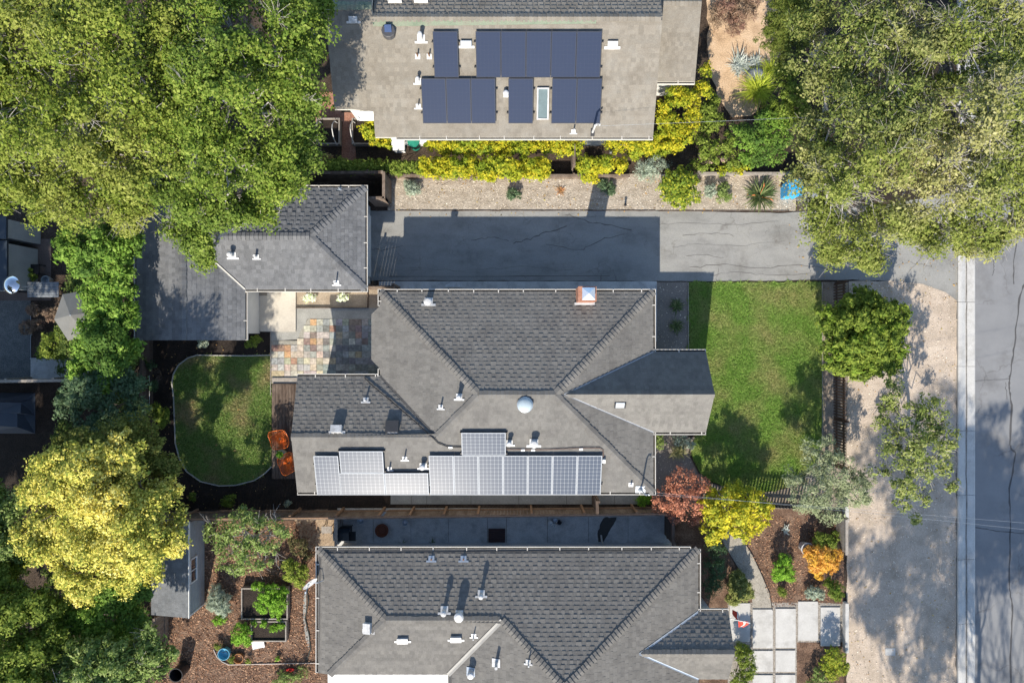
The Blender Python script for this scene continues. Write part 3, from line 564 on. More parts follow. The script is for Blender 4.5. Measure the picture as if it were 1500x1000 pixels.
def ray(pts, x, y):
    """point of the roof plane seen at a pixel"""
    o, u, v, n = face_frame(pts); d = np.array([(x - 750) / 1000, (500 - y) / 1000, -1.0]); c = np.array([0, 0, H])
    return c + d * (np.dot(n, o - c) / np.dot(n, d)), n
def ridge_cap(house, a, b, f1, f2, mat, w=0.15, expo=0.17, lift=0.058):
    """overlapping cap shingles folded over a ridge or hip"""
    a, b = np.array(a, float), np.array(b, float); d = b - a; ln = np.linalg.norm(d); d = d / ln; h = unit(np.array([-d[1], d[0], 0])); z1, z2 = zof(f1), zof(f2)
    mb = MB(); k = int(ln / expo)
    def zz(q): return min(z1(q[0], q[1]), z2(q[0], q[1]))
    for i in range(k):
        s = a + d * (i * expo); e = a + d * min(ln, (i * expo + expo * 1.5)); ww = w * rng.uniform(0.9, 1.12); R = []
        for q, l in ((s, lift), (e, 0.014)):
            for sg in (-1, 0, 1):
                p = q + h * ww * sg; p[2] = zz(p) + l; R.append(p)
        R += [R[0] - np.array([0, 0, 0.03]), R[1] - np.array([0, 0, 0.03]), R[2] - np.array([0, 0, 0.03])]
        mb.add(R, [(0, 1, 4, 3), (1, 2, 5, 4), (6, 7, 1, 0), (7, 8, 2, 1), (6, 0, 3), (2, 8, 5)])
    return new('ridge_cap', mb, mat, house)
def gutter(house, a, b, out, w=0.1, spacing=1.15):
    """open trough along an eave with its hangers"""
    a, b = np.array(a, float), np.array(b, float); d = unit(b - a); o = unit(np.array([out[0], out[1], 0.0])); mb = MB(); ln = np.linalg.norm(b - a)
    def bar(o0, o1, z0, z1, m, s0=0.0, s1=None):
        s1 = ln if s1 is None else s1
        V = [a + d * s + o * q + np.array([0, 0, z]) for s in (s0, s1) for q, z in ((o0, z0), (o1, z0), (o1, z1), (o0, z1))]
        mb.add(V, [(0, 1, 5, 4), (1, 2, 6, 5), (2, 3, 7, 6), (3, 0, 4, 7), (0, 3, 2, 1), (4, 5, 6, 7)], m)
    bar(w - 0.028, w, -0.10, 0.012, 0); bar(0.004, w - 0.028, -0.10, -0.075, 1); bar(0.0, 0.006, -0.075, -0.01, 0)
    bar(0.006, w - 0.028, -0.074, 0.0, 0, 0.0, 0.02); bar(0.006, w - 0.028, -0.074, 0.0, 0, ln - 0.02, ln)
    s = spacing * rng.uniform(0.4, 0.9)
    while s < ln - 0.1: bar(-0.05, w - 0.02, 0.010, 0.026, 0, s, s + 0.035); s += spacing * rng.uniform(0.85, 1.2)
    return new('gutter', mb, [gut_w, gut_d], house)
def valley(house, a, b, mat, w=0.05, lift=0.02):
    a, b = np.array(a, float), np.array(b, float); d = unit(b - a); h = unit(np.array([-d[1], d[0], 0])); up = np.array([0, 0, lift]); mb = MB()
    mb.add([a - h * w + up * 1.6, a + up, a + h * w + up * 1.6, b - h * w + up * 1.6, b + up, b + h * w + up * 1.6], [(0, 1, 4, 3), (1, 2, 5, 4)]); return new('valley_flashing', mb, mat, house)
def walls(house, polys, mat, z1, gables=()):
    mb = MB()
    for poly in polys: mb.prism(poly, -0.05, z1)
    for tri in gables: mb.add(tri, [tuple(range(len(tri)))])
    return new('wall', mb, mat, house)
def window(house, c, w, h, nrm, glass=glass_d):
    c = np.array(c, float); nx = unit(np.array([nrm[0], nrm[1], 0.0])); rz = math.atan2(nx[1], nx[0]) + math.pi / 2
    f = MB(); r = 0.05
    s = np.array([math.cos(rz), math.sin(rz), 0])
    for q, d in ((s * (w / 2), (r, 0.06, h)), (-s * (w / 2), (r, 0.06, h)), (np.array([0, 0, h / 2]), (w + r, 0.06, r)), (np.array([0, 0, -h / 2]), (w + r, 0.08, r)), (np.zeros(3), (r * 0.6, 0.05, h))): f.box(c + q, d, rz)
    fo = new('window', f, white_p, house); new('pane', MB().box(c - nx * 0.012, (w, 0.012, h), rz), glass, fo)
def basis(n, yaw=0.0):
    x = unit(np.cross(np.array([0, 1.0, 0]), n)); y = np.cross(n, x); c, s = math.cos(yaw), math.sin(yaw)
    return np.column_stack([x * c + y * s, -x * s + y * c, n])
UP = np.array([0, 0, 1.0])
def flash(house, f, x, y, w, h, mat=metal_w, notch=True):
    """square metal flashing lying on the roof with its upper tab"""
    p, n = ray(f, x, y); B = basis(n); mb = MB(); mb.box(p + n * 0.028, (w, h, 0.012), M=B)
    if notch: mb.box(p + n * 0.032 - B @ np.array([0, h * 0.42, 0]), (w * 1.7, h * 0.3, 0.012), M=B)
    return p, n, B, mb
def pipe(house, f, x, y, r=0.045, h=0.35, fl=0.24, mat=metal_w, cap=0.0, name='vent_pipe', flmat=metal_w, tab=True):
    p, n, B, mb = flash(house, f, x, y, fl, fl, notch=tab); o = MB()
    o.tube([p, p + UP * h], r, 12)
    if cap: o.lathe(p + UP * (h - 0.02), [(r, 0), (r + cap, 0.0), (r + cap, 0.07), (r * 0.8, 0.11), (0.01, 0.12)], 16)
    q = new(name, o, mat, house, smooth=False); new('flashing', mb, flmat, q); return q
def boxvent(house, f, x, y, w, h, t=0.12, mat=metal_w, skirt=0.06, name='roof_vent'):
    p, n = ray(f, x, y); B = basis(n); o = MB(); o.box(p + n * (t / 2 + 0.02), (w, h, t), M=B); o.box(p + n * (t + 0.025), (w * 1.04, h * 1.04, 0.02), M=B)
    q = new(name, o, mat, house); s = MB(); s.box(p + n * 0.026 - B @ np.array([0, h * 0.42, 0]), (w + 4 * skirt, h * 0.4, 0.014), M=B); new('flashing', s, metal_w, q); return q
# ---- main house
ze, k0 = 2.45, 0.325
XW, XE, YN, YS = -5.375, 5.765, 2.033, -6.155; RY = (YN + YS) / 2; hr = (YN - YS) / 2; RZ = ze + k0 * hr
WN, WX = -1.42, -8.76; wh = (WN - YS) / 2; WRY = (WN + YS) / 2; WRZ = ze + k0 * wh; WJ = XW + wh
GN, GS, GX = -0.418, -3.704, 7.91; GRY = (GN + GS) / 2; GRZ = 3.66; GJ = XE - (GRZ - ze) / k0
R0, R1 = (XW + hr, RY, RZ), (XE - hr, RY, RZ)
XB = XW - 0.385; zb = ze - 0.385 * k0
A = {'n': [(XW, YN, ze), (XE, YN, ze), R1, R0],
     's': [(WX, YS, ze), (XE, YS, ze), R1, R0, (WJ, WRY, WRZ), (WX, WRY, WRZ)],
     'w': [(XW, YN, ze), R0, (WJ, WRY, WRZ), (XW, WN, ze), (XW, -1.11, ze), (XB, -0.75, zb), (XB, 1.11, zb), (XW, 1.448, ze)],
     'wn': [(WX, WN, ze), (XW, WN, ze), (WJ, WRY, WRZ), (WX, WRY, WRZ)],
     'en': [(XE, YN, ze), R1, (GJ, GRY, GRZ), (XE, GN, ze)],
     'es': [(XE, GS, ze), (GJ, GRY, GRZ), R1, (XE, YS, ze)],
     'gn': [(XE, GN, ze), (GX, GN, ze), (GX, GRY, GRZ), (GJ, GRY, GRZ)],
     'gs': [(XE, GS, ze), (GX, GS, ze), (GX, GRY, GRZ), (GJ, GRY, GRZ)]}
ha = thing('house', (0, -2, 0), 'grey hip-roofed house in the middle with square grid solar panels on its roof', 'house')
for kk, f in A.items(): shingles('shingles', ha, f, shg_a, tooth=0.02 if kk in ('n', 'wn') else 0.013)
c1 = (XW, YN, ze); c2 = (XE, YN, ze); c3 = (XE, YS, ze); wj = (WJ, WRY, WRZ); gj = (GJ, GRY, GRZ)
for a, b, f1, f2 in [(c1, R0, 'n', 'w'), (c2, R1, 'n', 'en'), (c3, R1, 's', 'es'), (R0, R1, 'n', 's'), (wj, R0, 's', 'w'), ((WX, WRY, WRZ), wj, 's', 'wn'), ((GX, GRY, GRZ), gj, 'gn', 'gs')]: ridge_cap(ha, a, b, A[f1], A[f2], shg_a)
for a, b in [((XW, WN, ze), wj), ((XE, GN, ze), gj), ((XE, GS, ze), gj)]: valley(ha, a, b, plain('dull_valley', (0.3, 0.31, 0.32)) if a[0] > 0 else felt, 0.03)
for a, b, o in [((XW, YN, ze), (XE, YN, ze), (0, 1)), ((XE, YN + .1, ze), (XE, GN, ze), (1, 0)), ((XE, GN, ze), (GX, GN, ze), (0, 1)), ((XE, GS, ze), (GX, GS, ze), (0, -1)), ((XE, GS, ze), (XE, YS - .1, ze), (1, 0)),
                ((WX, YS, ze), (XE, YS, ze), (0, -1)), ((WX, WN, ze), (XW - .1, WN, ze), (0, 1)), ((XW, YN + .1, ze), (XW, 1.45, ze), (-1, 0)), ((XW, -1.11, ze), (XW, WN, ze), (-1, 0))]: gutter(ha, a, b, o)
iw = 0.45
walls(ha, [[(XW + iw, YS + iw), (XE - iw, YS + iw), (XE - iw, YN - iw), (XW + iw, YN - iw)], [(WX + iw, YS + iw + .01), (XW + iw, YS + iw + .01), (XW + iw, WN - iw), (WX + iw, WN - iw)], [(XE - iw, GS + iw), (GX - iw, GS + iw), (GX - iw, GN - iw), (XE - iw, GN - iw)]], wall_w, ze - 0.02,
      [[(WX + iw, YS + iw, ze - .02), (WX + iw, WN - iw, ze - .02), (WX + iw, WRY, WRZ - .2)], [(GX - iw, GS + iw, ze - .02), (GX - iw, GN - iw, ze - .02), (GX - iw, GRY, GRZ - .35)]])
for x in (-3.5, 0.5, 4): window(ha, (x, YN - iw + .02, 1.5), 1.2, 1.0, (0, 1))
for x in (-7, -3, 1.5, 4.2): window(ha, (x, YS + iw - .02, 1.5), 1.1, 1.0, (0, -1))
window(ha, (GX - iw + .02, GRY, 1.4), 1.8, 1.3, (1, 0)); window(ha, (WX + iw - .02, -4.4, 1.4), 1.2, 1.2, (-1, 0))
pipe(ha, A['n'], 628, 442, 0.13, 0.34, 0.34, cap=0.03)
pipe(ha, A['w'], 646, 596, 0.035, 0.32, 0.20); pipe(ha, A['w'], 673, 581, 0.085, 0.36, 0.26, cap=0.02)
pipe(ha, A['wn'], 536, 586, 0.04, 0.22, 0.22); pipe(ha, A['s'], 593, 671, 0.03, 0.42, 0.2); pipe(ha, A['s'], 571, 686, 0.035, 0.3, 0.18)
pipe(ha, A['s'], 620, 682, 0.09, 0.3, 0.28, cap=0.03); pipe(ha, A['s'], 746, 648, 0.085, 0.34, 0.26, cap=0.02); pipe(ha, A['s'], 782, 648, 0.13, 0.36, 0.34, cap=0.03)
pipe(ha, A['s'], 924, 709, 0.03, 0.2, 0.2, tab=False)
boxvent(ha, A['wn'], 494, 629, 0.42, 0.28, 0.2); boxvent(ha, A['wn'], 575, 625, 0.50, 0.44, 0.13, mat=plain('charcoal_metal', (0.045, 0.045, 0.047)), skirt=-0.02)
bv = boxvent(ha, A['gs'], 908, 592, 0.42, 0.24, 0.03, mat=metal_g, skirt=0.0)
p, n = ray(A['gs'], 908, 592); B = basis(n); 
for q in (-0.2, 0.2): new('louvre', MB().box(p + n * 0.075 + B @ np.array([q, 0, 0]), (0.06, 0.24, 0.05), M=B), metal_b, bv)
# tubular skylight with its dome
p, n = ray(A['s'], 769, 592); B = basis(n); o = MB().lathe(p - UP * 0.05, [(0.31, 0), (0.31, 0.22), (0.28, 0.24)], 28); sk = new('skylight', o, metal_g, ha)
new('dome', MB().lathe(p + UP * 0.17, [(0.29 * math.cos(t), 0.16 * math.sin(t)) for t in np.linspace(0, 1.5, 8)], 28), plain('milky_acrylic', (0.40, 0.47, 0.50), rough=0.25, spec=0.4), sk, smooth=True)
# service mast and its hood
p, n = ray(A['s'], 938, 716); ms = new('service_mast', MB().tube([p, p + UP * 0.95, p + UP * 1.05 + np.array([0.06, 0, 0]), p + UP * 1.0 + np.array([0.14, 0, 0])], [0.035, 0.035, 0.04, 0.045], 10), metal_g, ha)
B = basis(n); new('flashing', MB().box(p + n * 0.03, (0.4, 0.3, 0.012), M=B).lathe(p + n * 0.02, [(0.12, 0), (0.05, 0.1)], 12), metal_g, ms)
MAST_A = p + UP * 0.9
# brick chimney, course by course, with its metal rain cap
ca, cb, cc, cd = (862 - 750) * .0262 - 0.32, (862 - 750) * .0262 + 0.36, 1.58, 2.14
ch = MB().prism([(ca + .01, cc + .01), (cb - .01, cc + .01), (cb - .01, cd - .01), (ca + .01, cd - .01)], -0.05, 3.47); cho = new('chimney', ch, mortar, ha)
bk = MB(); z = 2.3
while z < 3.47:
    row = int(z / 0.075)
    for (x0, y0, x1, y1) in ((ca, cc, cb, cc), (cb, cc, cb, cd), (cb, cd, ca, cd), (ca, cd, ca, cc)):
        ln = math.hypot(x1 - x0, y1 - y0); d = ((x1 - x0) / ln, (y1 - y0) / ln); s = -0.1 * (row % 2)
        while s < ln:
            e = min(ln, s + 0.19); s0 = max(0, s)
            if e - s0 > 0.03: bk.box((x0 + d[0] * (s0 + e) / 2, y0 + d[1] * (s0 + e) / 2, z + 0.03), (e - s0, 0.025, 0.06), math.atan2(d[1], d[0]))
            s += 0.205
    z += 0.075
new('bricks', bk, brick, cho, kind='stuff')
new('crown', MB().prism([(ca - .02, cc - .02), (cb + .02, cc - .02), (cb + .02, cd + .02), (ca - .02, cd + .02)], 3.47, 3.53), brick, cho)
cx, cy = (ca + cb) / 2 + 0.03, (cc + cd) / 2; w2, h2 = 0.25, 0.24
cp = MB().add([(cx - w2, cy - h2, 3.72), (cx + w2, cy - h2, 3.72), (cx + w2, cy + h2, 3.72), (cx - w2, cy + h2, 3.72), (cx, cy, 3.88)], [(0, 1, 4), (1, 2, 4), (2, 3, 4), (3, 0, 4), (3, 2, 1, 0)])
for sx in (-1, 1):
    for sy in (-1, 1): cp.box((cx + sx * w2 * .9, cy + sy * h2 * .9, 3.62), (0.02, 0.02, 0.2))
new('rain_cap', cp, plain('bright_tin', (0.72, 0.74, 0.77), rough=0.25, metal=0.6), cho)
new('flashing', MB().prism([(ca - .08, cc - .1), (cb + .06, cc - .1), (cb + .06, cc), (ca - .08, cc)], 2.62, 2.66), metal_w, cho)
# conduit clipped over the roof
def on(f, x, y, l=0.05): p, n = ray(f, x, y); return p + n * l
co = [on(A['wn'], 534, 553), on(A['wn'], 545, 564), on(A['wn'], 575, 589), on(A['wn'], 610, 619), on(A['wn'], 634, 641), on(A['s'], 642, 648), on(A['s'], 656, 653), on(A['s'], 680, 654)]
new('conduit', MB().tube(co, 0.02, 6), metal_b, ha)
new('conduit', MB().tube([on(A['s'], 742, 657), on(A['s'], 800, 657.5), on(A['s'], 855, 655), on(A['s'], 878, 655), on(A['s'], 883, 658), on(A['s'], 884, 668)], 0.016, 6), plain('rust_pipe', (0.10, 0.055, 0.045)), ha)
p, n = ray(A['s'], 884, 673); new('junction_box', MB().box(p + n * 0.1, (0.11, 0.16, 0.14), M=basis(n)), white_p, ha)
for x, y in ((660, 654), (766, 658), (781, 658), (851, 657)):
    p, n = ray(A['s'], x, y); new('conduit_clip', MB().box(p + n * 0.03, (0.14, 0.1, 0.03), M=basis(n)), metal_g, ha)
# ---- house below
hb = thing('house', (0, -12, 0), 'grey shingled house at the bottom with a white patio cover and two tall roof flues', 'house')
Yn, Xw, Xe = -8.466, -7.91, 7.6; B0 = (-4.993, -11.0, 3.312); B1 = (-0.4, -11.0, 3.312); Ap = (2.016, -13.31, 4.097); Ae = (2.016, -22.0, 4.097)
gN, gX, gRY, gRZ, gJ = -11.0, 8.83, -12.38, 3.2, 5.06; gS = 2 * gRY - gN
Bf = {'n': [(Xw, Yn, ze), (Xe, Yn, ze), Ap, B1, B0],
      'w': [(Xw, Yn, ze), B0, (-7.40, -13.5, 2.6), (Xw, -13.5, ze)],
      's': [B0, B1, (-2.59, -13.5, 2.6), (-7.40, -13.5, 2.6)],
      'w2': [B1, Ap, Ae, (-2.59, -22.0, 2.6), (-2.59, -13.5, 2.6)],
      'e': [(Xe, Yn, ze), Ap, Ae, (Xe, -22.0, ze), (Xe, gS, ze), (gJ, gRY, gRZ), (Xe, gN, ze)],
      'gn': [(Xe, gN, ze), (gX, gN, ze), (gX, gRY, gRZ), (gJ, gRY, gRZ)], 'gs': [(Xe, gS, ze), (gX, gS, ze), (gX, gRY, gRZ), (gJ, gRY, gRZ)]}
for kk, f in Bf.items(): shingles('shingles', hb, f, shg_b, tooth=0.02 if kk in ('n', 'gn') else 0.013)
for a, b, f1, f2 in [((Xw, Yn, ze), B0, 'n', 'w'), ((Xe, Yn, ze), Ap, 'n', 'e'), (B0, B1, 'n', 's'), (B1, Ap, 'n', 'w2'), ((-7.40, -13.5, 2.6), B0, 's', 'w'), (Ap, Ae, 'e', 'w2'), ((gX, gRY, gRZ), (gJ, gRY, gRZ), 'gn', 'gs')]: ridge_cap(hb, a, b, Bf[f1], Bf[f2], shg_b)
valley(hb, (-2.59, -13.5, 2.6), B1, plain('valley_tin', (0.28, 0.27, 0.245)), 0.09, 0.035); valley(hb, (Xe, gN, ze), (gJ, gRY, gRZ), metal_g, 0.04); valley(hb, (Xe, gS, ze), (gJ, gRY, gRZ), metal_g, 0.04)
for a, b, o in [((Xw, Yn, ze), (Xe - .3, Yn, ze), (0, 1)), ((Xw, Yn + .1, ze), (Xw, -13.5, ze), (-1, 0)), ((Xe, Yn, ze), (Xe, gN, ze), (1, 0)), ((Xe, gN, ze), (gX, gN, ze), (0, 1))]: gutter(hb, a, b, o)
walls(hb, [[(Xw + iw, -13.0), (-2.2, -13.0), (-2.2, Yn - iw), (Xw + iw, Yn - iw)], [(-2.2, -21.6), (Xe - iw, -21.6), (Xe - iw, Yn - iw), (-2.2, Yn - iw)], [(Xe - iw, gS + .3), (gX - iw, gS + .3), (gX - iw, gN - .3), (Xe - iw, gN - .3)]], wall_w, ze - .02, [[(gX - iw, gS + .3, ze - .02), (gX - iw, gN - .3, ze - .02), (gX - iw, gRY, gRZ - .3)]])
for x in (-6, -2, 3, 5.5): window(hb, (x, Yn - iw + .02, 1.6), 1.1, 0.9, (0, 1))
pipe(hb, Bf['n'], 651, 893, 0.075, 0.36, 0.3, cap=0.04); pipe(hb, Bf['n'], 673, 899, 0.16, 0.32, 0.3, cap=0.03, tab=False); pipe(hb, Bf['n'], 705, 869, 0.07, 0.34, 0.28, cap=0.03)
pipe(hb, Bf['n'], 632, 818, 0.03, 0.14, 0.24, mat=copper_p, flmat=metal_g); pipe(hb, Bf['n'], 679, 818, 0.03, 0.14, 0.24, mat=copper_p, flmat=metal_g)
boxvent(hb, Bf['w'], 540, 918, 0.30, 0.40, 0.16); boxvent(hb, Bf['s'], 590, 936, 0.42, 0.22, 0.1); boxvent(hb, Bf['s'], 668, 934, 0.42, 0.22, 0.1)
pipe(hb, Bf['s'], 694, 930, 0.025, 0.42, 0.2); pipe(hb, Bf['w2'], 727, 970, 0.06, 0.5, 0.34, tab=False); pipe(hb, Bf['w2'], 690, 983, 0.12, 0.32, 0.36, cap=0.02, tab=False, flmat=metal_g); pipe(hb, Bf['w2'], 774, 969, 0.03, 0.4, 0.2)
pc = MB(); x = -7.5
while x < -2.62:                                            # corrugated white patio cover
    pc.add([(x, -13.45, 2.52), (x + .035, -13.45, 2.545), (x + .07, -13.45, 2.52), (x, -17, 2.34), (x + .035, -17, 2.365), (x + .07, -17, 2.34)], [(0, 1, 4, 3), (1, 2, 5, 4)]); x += 0.07
pc.box((-5.05, -13.44, 2.5), (4.95, 0.03, 0.12)); new('patio_cover', pc, white_p, hb)
dp = P(881, 793); new('downspout', MB().tube([(dp[0] + 0.12, Yn + 0.05, 2.36), (dp[0] + .1, Yn - .1, 2.2), (dp[0], Yn - .36, 2.0), (dp[0], Yn - .36, 0.15), (dp[0] - .02, Yn - .1, 0.06)], 0.035, 8), gut_w, hb)
# satellite dish on the west eave
dq = P(453, 853, 2.7); ds = MB()
V = []; nr, na = 5, 20
for i in range(nr + 1):
    r = 0.34 * i / nr
    for k in range(na): V.append((r * math.cos(2 * math.pi * k / na), 0.78 * r * math.sin(2 * math.pi * k / na), 0.55 * r * r))
Rm = np.array(Matrix.Rotation(0.75, 3, 'Z') @ Matrix.Rotation(1.15, 3, 'X'))
ds.add([dq + Rm @ np.array(v) for v in V], [(i * na + k, i * na + (k + 1) % na, (i + 1) * na + (k + 1) % na, (i + 1) * na + k) for i in range(nr) for k in range(na)])
dish = thing('satellite_dish', (Xw, dq[1], 2.45), 'white satellite dish bolted to the west eave of the bottom house', 'satellite dish')
new('reflector', ds, metal_w, dish, smooth=True); new('arm', MB().tube([(Xw + .25, dq[1] + .05, 2.55), (Xw + .1, dq[1] + .05, 2.85), tuple(dq)], 0.02, 6).tube([tuple(dq + np.array([0, 0, -.1])), tuple(dq + np.array([-.1, -.35, .15]))], 0.012, 6).box(tuple(dq + np.array([-.1, -.35, .15])), (.06, .08, .06)), metal_g, dish)
# ---- house above
hc = thing('house', (0, 12.3, 0), 'tan shingled gable house at the top with dark solar panels', 'house')
zc, kc = 2.6, 0.44; cz = lambda y: zc + kc * (y - 8.28); CR = 12.3; CRZ = cz(CR); CL = 12.68; CLZ = cz(CL)
Cf = {'s': [(-7.09, 9.27, cz(9.27)), (-5.55, 9.27, cz(9.27)), (-5.55, 8.28, zc), (5.72, 8.28, zc), (5.72, CR, CRZ), (-5.3, CR, CRZ), (-5.3, CL, CLZ), (-7.09, CL, CLZ)],
      'n': [(-5.3, CR, CRZ), (5.72, CR, CRZ), (5.72, 16.32, zc), (-5.3, 16.32, zc)], 'nl': [(-7.09, CL, CLZ), (-5.3, CL, CLZ), (-5.3, 16.3, cz(9.06)), (-7.09, 16.3, cz(9.06))],
      'rs': [(5.45, 10.53, 2.6), (7.42, 10.53, 2.6), (7.42, 13.27, 3.6), (5.45, 13.27, 3.6)], 'rn': [(5.45, 13.27, 3.6), (7.42, 13.27, 3.6), (7.42, 16.0, 2.6), (5.45, 16.0, 2.6)]}
for kk, f in Cf.items(): shingles('shingles', hc, f, shg_c, expo=0.19 if kk in ('n', 'nl', 'rn') else 0.165, tooth=0.03 if kk in ('n', 'nl') else 0.012, gmin=0.03 if kk in ('n', 'nl') else 0.09, gmax=0.08 if kk in ('n', 'nl') else 0.2)
ridge_cap(hc, (-5.3, CR, CRZ), (5.72, CR, CRZ), Cf['s'], Cf['n'], shg_c); ridge_cap(hc, (-7.09, CL, CLZ), (-5.3, CL, CLZ), Cf['s'], Cf['nl'], copper); ridge_cap(hc, (5.72, 13.27, 3.6), (7.42, 13.27, 3.6), Cf['rs'], Cf['rn'], shg_c)
p0 = Cf['s']; fb = MB(); _, _, vv, nn = face_frame(p0)
fb.add([np.array((-5.3, CR, CRZ)) - vv * .32 + nn * .034, np.array((3.2, CR, CRZ)) - vv * .22 + nn * .034, np.array((3.2, CR, CRZ)) - vv * .1 + nn * .034, np.array((-5.3, CR, CRZ)) - vv * .1 + nn * .034], [(0, 1, 2, 3)]); new('ridge_flashing', fb, copper, hc)
for a, b, o in [((-4.7, 8.28, zc), (5.72, 8.28, zc), (0, -1)), ((5.72, 10.53, 2.6), (7.42, 10.53, 2.6), (0, -1))]: gutter(hc, a, b, o)
walls(hc, [[(-5.2, 8.7), (5.4, 8.7), (5.4, 16), (-5.2, 16)], [(-6.8, 9.7), (-5.2, 9.7), (-5.2, 16), (-6.8, 16)], [(5.4, 10.9), (7.1, 10.9), (7.1, 15.7), (5.4, 15.7)]], wall_w, zc - .02,
      [[(5.4, 8.7, zc - .02), (5.4, 16, zc - .02), (5.4, CR, CRZ - .2)], [(-6.8, 9.7, zc - .02), (-6.8, 16, zc - .02), (-6.8, CL, CLZ - .2)], [(7.1, 10.9, zc - .02), (7.1, 15.7, zc - .02), (7.1, 13.27, 3.4)]])
for x in (-3, 1, 4): window(hc, (x, 8.68, 1.5), 1.3, 1.1, (0, -1))
new('awning', MB().add([P(518, 163, 2.2), P(547, 163, 2.2), P(548, 177, 2.0), P(526, 177, 2.0)], [(0, 1, 2, 3)]).box(P(524, 170, 2.12), (0.03, 0.4, 0.03), 0.35), white_p, hc)
boxvent(hc, Cf['s'], 518, 29, 0.30, 0.22, 0.12); boxvent(hc, Cf['s'], 683, 65, 0.40, 0.24, 0.1, mat=metal_g); boxvent(hc, Cf['s'], 897, 66, 0.38, 0.26, 0.1)
pipe(hc, Cf['s'], 617, 57, 0.08, 0.4, 0.3, cap=0.01); pipe(hc, Cf['s'], 612, 83, 0.03, 0.3, 0.2, mat=copper_p, tab=False); pipe(hc, Cf['s'], 629, 83, 0.03, 0.3, 0.2, mat=copper_p, tab=False)
pipe(hc, Cf['s'], 613, 119, 0.05, 0.3, 0.24, cap=0.02); pipe(hc, Cf['s'], 613, 156, 0.03, 0.3, 0.2); pipe(hc, Cf['s'], 741, 139, 0.085, 0.2, 0.2, cap=0.03, tab=False); pipe(hc, Cf['s'], 840, 193, 0.03, 0.3, 0.18)
p, n = ray(Cf['s'], 570, 48); fan = new('attic_fan', MB().lathe(p - UP * 0.06, [(0.27, 0), (0.27, 0.24), (0.24, 0.27)], 10), plain('charcoal_cap', (0.07, 0.07, 0.075)), hc)
B = basis(n); new('fan_solar_cell', MB().box(p + UP * 0.235, (0.26, 0.36, 0.02), M=B), plain('fan_cell', (0.05, 0.08, 0.17), rough=0.15, spec=0.7), fan)
def flat_skylight(f, x, y, w, h, glass, t=0.1):
    p, n = ray(f, x, y); B = basis(n); o = MB(); r = 0.05
    for c, d in (((w / 2, 0), (r, h + r, t)), ((-w / 2, 0), (r, h + r, t)), ((0, h / 2), (w - r, r, t)), ((0, -h / 2), (w - r, r, t))): o.box(p + n * (t / 2 + .02) + B @ np.array([c[0], c[1], 0]), d, M=B)
    s = new('skylight', o, metal_w, hc); new('pane', MB().box(p + n * (t * .8), (w - r, h - r, 0.02), M=B), glass, s)
flat_skylight(Cf['s'], 795, 152, 0.42, 1.15, glass_g)
for x in (580, 618): flat_skylight(Cf['n'], x, -8, 0.48, 0.95, glass_b, 0.16)
p, n = ray(Cf['s'], 868, 194); ms = new('service_mast', MB().tube([p, p + UP * 0.95, p + UP * 1.05 + np.array([0.07, 0, 0]), p + UP * 1.0 + np.array([.16, 0, 0])], [0.045, 0.045, 0.05, 0.06], 10), metal_w, hc); B = basis(n); new('flashing', MB().box(p + n * 0.03, (0.16, 0.3, 0.012), M=B), metal_b, ms); MAST_C = p + UP * 0.8
# ---- garage
hd = thing('garage', (-10, 3.5, 0), 'blue-grey L-shaped garage roof half covered by the big oaks', 'garage')
gx0, gx1, gx2 = -15.32, -13.1, -10.89; s0, s1, r1, n1, e1 = 0.05, 2.12, 4.19, 6.27, -5.99; er = -8.06; zr = ze + k0 * 2.07; zr2 = ze + k0 * 2.21; vx = -12.96
Df = {'s': [(gx2, s1, ze), (e1, s1, ze), (er, r1, zr), (vx, r1, zr)], 'e': [(e1, s1, ze), (e1, n1, ze), (er, r1, zr)], 'n': [(e1, n1, ze), (gx2, n1, ze), (vx, r1, zr), (er, r1, zr)],
      'we': [(gx2, s0, ze), (gx2, s1, ze), (vx, r1, zr), (gx1, r1, zr2), (gx1, s0, zr2)], 'wen': [(gx2, n1, ze), (gx2, 7.5, ze), (gx1, 7.5, zr2), (gx1, r1, zr2), (vx, r1, zr)], 'ww': [(gx0, s0, ze), (gx1, s0, zr2), (gx1, 7.5, zr2), (gx0, 7.5, ze)]}
for kk, f in Df.items(): shingles('shingles', hd, f, shg_d, expo=0.19 if kk == 'n' else 0.165, tooth=0.03 if kk == 'n' else 0.013)
for a, b, f1, f2 in [((e1, s1, ze), (er, r1, zr), 's', 'e'), ((e1, n1, ze), (er, r1, zr), 'n', 'e'), ((er, r1, zr), (vx, r1, zr), 's', 'n'), ((gx1, s0, zr2), (gx1, 7.5, zr2), 'we', 'ww')]: ridge_cap(hd, a, b, Df[f1], Df[f2], shg_d)
valley(hd, (gx2, s1, ze), (vx, r1, zr), gut_w, 0.035, 0.035)
for a, b, o in [((gx2, s1, ze), (e1, s1, ze), (0, -1)), ((e1, s1 - .1, ze), (e1, n1 + .1, ze), (1, 0)), ((e1, n1, ze), (gx2, n1, ze), (0, 1)), ((gx2, s0, ze), (gx2, s1 - .1, ze), (1, 0)), ((gx0, s0, ze), (gx0, 7.5, ze), (-1, 0))]: gutter(hd, a, b, o)
walls(hd, [[(gx0 + .3, s0 + .3), (gx2 - .3, s0 + .3), (gx2 - .3, 7.2), (gx0 + .3, 7.2)], [(gx2 - .3, s1 + .3), (e1 - .3, s1 + .3), (e1 - .3, n1 - .3), (gx2 - .3, n1 - .3)]], wall_w, ze - .02, [[(gx0 + .3, s0 + .3, ze - .02), (gx2 - .3, s0 + .3, ze - .02), (gx1, s0 + .3, zr2 - .2)]])
window(hd, (-8, s1 + .28, 1.4), 1.2, 1.0, (0, -1)); gd = MB()
for i in range(4): gd.box((e1 - .28, (s1 + n1) / 2, 0.28 + i * 0.53), (0.05, 2.7, 0.51))
